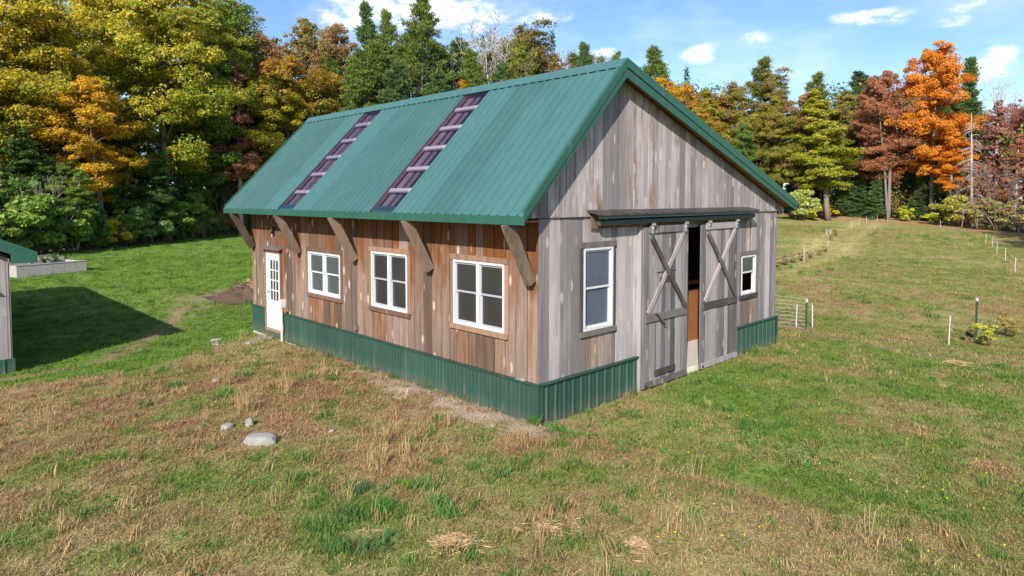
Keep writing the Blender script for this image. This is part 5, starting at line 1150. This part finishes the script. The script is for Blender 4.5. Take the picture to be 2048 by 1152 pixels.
# manure heap with hay at the barn's far corner
nr = np.random.default_rng(3); mc = at(505, 24.8); nn = 42; xs = np.linspace(-1, 1, nn); X, Y = np.meshgrid(xs, xs); rr = np.hypot(X, Y); hgt = np.clip(1 - rr, 0, 1) ** .7 * .85 + (fbm(X * 7 + 9, Y * 7, 5, 5) - .5) * 1.5 * np.clip(1.1 - rr, 0, 1) - .05
ids = np.arange(nn * nn).reshape(nn, nn); mm = npmesh('manure_heap', np.stack([X.ravel() * 1.5, Y.ravel() * 1.3, hgt.ravel() * .62], 1), np.stack([ids[:-1, :-1], ids[:-1, 1:], ids[1:, 1:], ids[1:, :-1]], -1).reshape(-1, 4)); mm.materials.append(M['soil'])
mo = bpy.data.objects.new('manure_heap', mm); COL.objects.link(mo); mo.location = (mc[0], mc[1], ground_z(mc[0], mc[1])); tag(mo, 'dark manure heap behind the barn corner', 'manure heap')
n = 900; a = nr.uniform(0, 6.283, n); r = np.sqrt(nr.uniform(0, 1, n)); P = np.stack([np.cos(a) * r * .7 + .15, np.sin(a) * r * .9, .62 - .5 * r + nr.uniform(0, .12, n)], 1); q = blades(P, nr.normal(0, 1, (n, 3)) * np.array((1, 1, .3)), nr.uniform(.2, .45, n), nr.uniform(.01, .02, n), nr)
hm = npmesh('hay', q, np.arange(len(q)).reshape(-1, 4)); hm.materials.append(M['straw']); ho = bpy.data.objects.new('hay', hm); COL.objects.link(ho); ho.location = mo.location; tag(ho, 'yellow hay thrown on the manure heap', 'hay')
# brush by the steel post and along the fence line
for (u, d, h, c, lb, w_, pr) in ((1985, 18.6, .72, ((.16, .17, .03), (.38, .32, .04)), 'yellow leaved brush at the foot of the green steel post', 1.5, 'shrubC'), (2035, 20.0, .7, ((.15, .13, .04), (.3, .22, .05)), 'brownish brush at the right photo edge behind the yellow leaved brush', 1.5, 'shrubC'), (1950, 19.2, .45, ((.10, .09, .04), (.2, .16, .05)), 'low dark brush left of the green steel post', 1.6, 'shrubC')):
    T('brush', pr, u, d, 0, c, lb, 'brush', wide=w_, height=h)
for k, (u, d) in enumerate(((1655, 47.5), (1640, 45), (1622, 41.5), (1665, 52), (1605, 39), (1590, 37.5), (1573, 36.5), (1556, 35.5), (1672, 56))):
    T('brush', 'shrubC', u, d, 0, ((.17, .14, .06), (.27, .22, .09)), 'low brown brush under the brushy fence line, %s counting down from the far end' % ('third', 'fourth', 'fifth', 'second', 'sixth', 'seventh', 'eighth', 'last', 'first')[k], 'brush', 'low brush under the fence line', wide=1.5, height=.55 if k < 4 else .7)

# ------------------------------------------------------------------ grass
def tuft(name, n, hgt, spread, wid, seed, lean=.5, seeds=False):
    nr = np.random.default_rng(seed); V = []; Fq = []; LB = []
    for i in range(n):
        a = nr.uniform(0, 6.283); r = spread * math.sqrt(nr.uniform()); b = np.array((math.cos(a) * r, math.sin(a) * r, -.01)); az = nr.uniform(0, 6.283); h = hgt * nr.uniform(.5, 1.25); o = np.array((math.cos(az), math.sin(az), 0)) * h * lean * nr.uniform(.2, 1.4); sd = np.array((-math.sin(az + nr.uniform(-.6, .6)), math.cos(az), 0)) * wid * nr.uniform(.6, 1.3)
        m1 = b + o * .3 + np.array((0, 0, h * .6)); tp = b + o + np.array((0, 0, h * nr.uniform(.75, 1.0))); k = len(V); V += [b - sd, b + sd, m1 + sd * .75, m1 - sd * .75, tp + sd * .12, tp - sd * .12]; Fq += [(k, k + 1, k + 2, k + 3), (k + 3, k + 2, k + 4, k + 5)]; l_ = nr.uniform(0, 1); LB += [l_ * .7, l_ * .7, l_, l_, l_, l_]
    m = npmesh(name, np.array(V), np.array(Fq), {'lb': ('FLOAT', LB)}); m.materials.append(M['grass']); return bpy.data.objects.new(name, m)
tcol = bpy.data.collections.new('grass_blades')
tufts = [tuft('t0', 28, .038, .10, .0036, 1, 1.3), tuft('t1', 26, .05, .10, .0034, 2, 1.2), tuft('t2', 32, .032, .12, .0038, 3, 1.7), tuft('t3', 34, .12, .09, .004, 4, .7), tuft('t4', 14, .30, .07, .003, 5, .6), tuft('t5', 16, .04, .11, .011, 6, 1.6)]
for o in tufts: tcol.objects.link(o)
nr = np.random.default_rng(77)
def scatter(r0, r1, dens, smin, smax):
    amax = R(58); A = amax * (r1 * r1 - r0 * r0); n = int(A * dens); r = np.sqrt(nr.uniform(r0 * r0, r1 * r1, n)); a = YAW + nr.uniform(-amax, amax, n); x = CAM[0] + np.sin(a) * r; y = CAM[1] + np.cos(a) * r
    keep = ~((x > -.07) & (x < BW + .1) & (y > -.1) & (y < BL + .1)) & ~((x > SX - SHW - .05) & (x < SX + .06) & (y > SY - .08) & (y < SY + SHL)); x, y = x[keep], y[keep]; return x, y, nr.uniform(smin, smax, len(x))
parts = [scatter(3.5, 9, 230, .7, 1.15), scatter(9, 15, 150, .75, 1.3), scatter(15, 26, 60, 1.0, 1.7), scatter(26, 45, 20, 1.5, 2.3), scatter(45, 80, 4.5, 2.0, 3.2)]
gxp = np.concatenate([p[0] for p in parts]); gyp = np.concatenate([p[1] for p in parts]); gsc = np.concatenate([p[2] for p in parts]); w = ground_weights(gxp, gyp); gcl = ground_colour(gxp, gyp, w); n = len(gxp)
bare_ = np.clip(w['dirt'] * 1.05 + w['worn'] * .9, 0, 1); keep = nr.uniform(0, 1, n) > bare_ * .97
# each tuft is either fresh or dry, in the share of its place
fresh = np.clip(1 - .62 * w['dry'] * (1 - .7 * w['lush']) - .7 * w['rust'] * (1 - .7 * w['lush']) - .5 * w['litter'], .05, 1); isf = nr.uniform(0, 1, n) < fresh
gcol = gcl.copy(); gr = L3(C_LUSH, C_LUSH2, nr.uniform(0, 1, n)); gr = L3(gr, C_OLIVE, np.clip(w['field'] * .75 + w['mound'] * .30 * nr.uniform(0, 1, n) + w['right'] * .15, 0, 1)); dryc = L3(C_TAN, C_RUST * 1.1, np.clip(nr.uniform(-.25, .75, n) + w['rust'] * .8, 0, 1))
pick = np.where(isf[:, None], gr, dryc); tk = (.55 * (1 - .85 * w['track']))[:, None]; gcol = gcol * (1 - tk) + pick * tk; gcol *= nr.uniform(.78, 1.25, (n, 1)); gcol = np.clip(gcol, 0, .8)
kind = nr.integers(0, 3, n); u_ = nr.uniform(0, 1, n); near_ = np.hypot(gxp - CAM[0], gyp - CAM[1]) < 22
kind = np.where(u_ < .03 * (1 - w['right'] * .6), 3, kind); kind = np.where((u_ > .994) & (w['mound'] > .4) & near_ & (fbm(gxp * .7, gyp * .7, 91, 3) > .48), 4, kind); kind = np.where((u_ > .9) & (u_ < .94) & isf & near_, 5, kind)
gcol = np.where((kind == 4)[:, None], C_TAN * nr.uniform(.85, 1.15, (n, 1)), gcol); gcol = np.where(((kind == 3) & isf)[:, None], np.array((.10, .20, .035)) * nr.uniform(.8, 1.2, (n, 1)), gcol); gcol = np.where((kind == 5)[:, None], np.array((.07, .19, .03)) * nr.uniform(.8, 1.2, (n, 1)), gcol)
# lusher tufts and weeds that can be told apart
ex = []
for (u, v, sp, m_, kd, c) in ((770, 1050, .16, 10, 3, (.11, .23, .04)), (845, 1008, .10, 6, 3, (.13, .25, .06)), (730, 1005, .10, 6, 3, (.11, .2, .07)), (805, 1000, .08, 4, 3, (.16, .26, .04)), (690, 1070, .2, 9, 3, (.10, .19, .05)), (900, 1060, .1, 5, 3, (.13, .24, .06)), (865, 1040, .08, 4, 3, (.12, .24, .05)), (670, 1130, .1, 5, 3, (.11, .22, .05)), (750, 1120, .14, 6, 3, (.10, .2, .06)), (1005, 975, .07, 4, 3, (.12, .22, .05)),
                          (480, 760, .16, 8, 3, (.12, .24, .05)), (465, 800, .14, 8, 3, (.10, .24, .04)), (355, 785, .14, 6, 3, (.10, .18, .05)), (400, 745, .22, 12, 4, (.38, .25, .11)), (545, 790, .3, 10, 4, (.46, .32, .15)), (440, 775, .2, 8, 4, (.45, .32, .16)), (795, 900, .4, 10, 4, (.42, .30, .13)), (770, 950, .25, 12, 4, (.48, .34, .16)), (500, 830, .3, 10, 4, (.46, .33, .16)), (1060, 855, .12, 10, 3, (.09, .22, .03)), (1100, 858, .12, 10, 5, (.08, .2, .03)), (1150, 880, .2, 12, 5, (.08, .19, .03)),
                          (890, 782, .10, 10, 4, (.10, .22, .04)), (925, 800, .14, 9, 4, (.12, .2, .05)), (1005, 830, .08, 6, 5, (.12, .2, .04)), (1255, 830, .3, 22, 5, (.08, .2, .03)), (1215, 805, .2, 12, 5, (.08, .2, .03)), (1345, 1090, .25, 4, 4, (.46, .34, .17)), (1100, 1110, .4, 5, 4, (.44, .32, .16)), (1420, 760, .3, 26, 5, (.07, .2, .03)), (640, 765, .25, 10, 3, (.10, .2, .05)), (1560, 900, .5, 30, 5, (.07, .2, .03)), (1640, 930, .4, 20, 5, (.07, .2, .03)), (1530, 860, .4, 20, 3, (.09, .2, .04)), (1830, 1010, .3, 12, 5, (.07, .18, .03))):
    c0 = on_z(u, v, 0)
    for k in range(m_): ex.append((c0[0] + nr.normal(0, sp * .6), c0[1] + nr.normal(0, sp * .6), nr.uniform(.8, 1.3), kd, *(np.array(c) * nr.uniform(.8, 1.25))))
for k in range(150):                                            # weeds hugging the foot of the walls
    if k % 3: px, py = -.09 - abs(nr.normal(0, .05)), nr.uniform(0, 10.8)
    else: px, py = (nr.uniform(.1, 2.6) if k % 2 else nr.uniform(6.4, 8.6)), -.12 - abs(nr.normal(0, .05))
    if fbm(np.array([px * .8 + 3]), np.array([py * .8]), 61, 3)[0] < .46: continue
    kd = int(nr.choice((0, 1, 3, 3, 4))); cc = np.array((.11, .2, .04)) if nr.uniform() < .6 else C_TAN * .8
    ex.append((px, py, nr.uniform(.6, 1.2), kd, *(cc * nr.uniform(.8, 1.2))))
ex = np.array(ex); exk = (ex[:, 0] < -.08) | (ex[:, 1] < -.1); ex = ex[exk]
gxp = np.concatenate([gxp[keep], ex[:, 0]]); gyp = np.concatenate([gyp[keep], ex[:, 1]]); gsc = np.concatenate([gsc[keep], ex[:, 2]]); kind = np.concatenate([kind[keep], ex[:, 3].astype(int)]); gcol = np.concatenate([gcol[keep], ex[:, 4:7]]); n = len(gxp)
rot = np.stack([nr.normal(0, .12, n), nr.normal(0, .12, n), nr.uniform(0, 6.283, n)], 1); scv = np.stack([gsc, gsc, gsc * nr.uniform(.75, 1.2, n)], 1)
pm = bpy.data.meshes.new('grass'); pm.vertices.add(n); pm.vertices.foreach_set('co', np.stack([gxp, gyp, gz(gxp, gyp)], 1).astype(np.float32).ravel())
for nm, ty, arr in (('grot', 'FLOAT_VECTOR', rot), ('gscale', 'FLOAT_VECTOR', scv), ('gcol', 'FLOAT_COLOR', np.concatenate([gcol, np.ones((n, 1))], 1)), ('gkind', 'INT', kind)):
    a = pm.attributes.new(nm, ty, 'POINT'); a.data.foreach_set({'FLOAT_VECTOR': 'vector', 'FLOAT_COLOR': 'color', 'INT': 'value'}[ty], arr.astype(np.int32 if ty == 'INT' else np.float32).ravel())
pm.update(); grass = bpy.data.objects.new('grass', pm); COL.objects.link(grass); pm.materials.append(M['grass']); tag(grass, 'short meadow grass, fresh and dry blades mixed', kind='stuff')
ng = bpy.data.node_groups.new('scatter_blades', 'GeometryNodeTree'); ng.interface.new_socket('Geometry', in_out='INPUT', socket_type='NodeSocketGeometry'); ng.interface.new_socket('Geometry', in_out='OUTPUT', socket_type='NodeSocketGeometry')
N = ng.nodes; gi = N.new('NodeGroupInput'); go = N.new('NodeGroupOutput'); ci = N.new('GeometryNodeCollectionInfo'); ci.inputs['Collection'].default_value = tcol; ci.inputs['Separate Children'].default_value = True; ci.inputs['Reset Children'].default_value = True
ip = N.new('GeometryNodeInstanceOnPoints'); ip.inputs['Pick Instance'].default_value = True
def named(nm, ty): q = N.new('GeometryNodeInputNamedAttribute'); q.data_type = ty; q.inputs['Name'].default_value = nm; return q.outputs['Attribute']
ng.links.new(gi.outputs[0], ip.inputs['Points']); ng.links.new(ci.outputs[0], ip.inputs['Instance']); ng.links.new(named('gkind', 'INT'), ip.inputs['Instance Index']); ng.links.new(named('grot', 'FLOAT_VECTOR'), ip.inputs['Rotation']); ng.links.new(named('gscale', 'FLOAT_VECTOR'), ip.inputs['Scale']); ng.links.new(ip.outputs[0], go.inputs[0])
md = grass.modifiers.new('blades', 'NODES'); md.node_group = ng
# dandelions
nr = np.random.default_rng(12); fm = MB()
for k in range(34):
    u, v = nr.uniform(1300, 2048), nr.uniform(780, 1140); c = on_z(u, v, -.05); z = ground_z(c[0], c[1]); h = nr.uniform(.05, .1); x, y = c[0], c[1]
    fm.add([(x + .009 * math.cos(a), y + .009 * math.sin(a), z + h + (.004 if i % 2 else -.002)) for i, a in enumerate(np.linspace(0, 6.283, 9)[:-1])] + [(x, y, z + h + .008), (x, y, z + h - .012)], [(i, (i + 1) % 8, 8) for i in range(8)] + [((i + 1) % 8, i, 9) for i in range(8)])
tag(fm.build('dandelion_flowers', M['petal'], recalc=False), 'yellow dandelion heads dotted over the meadow', kind='stuff')
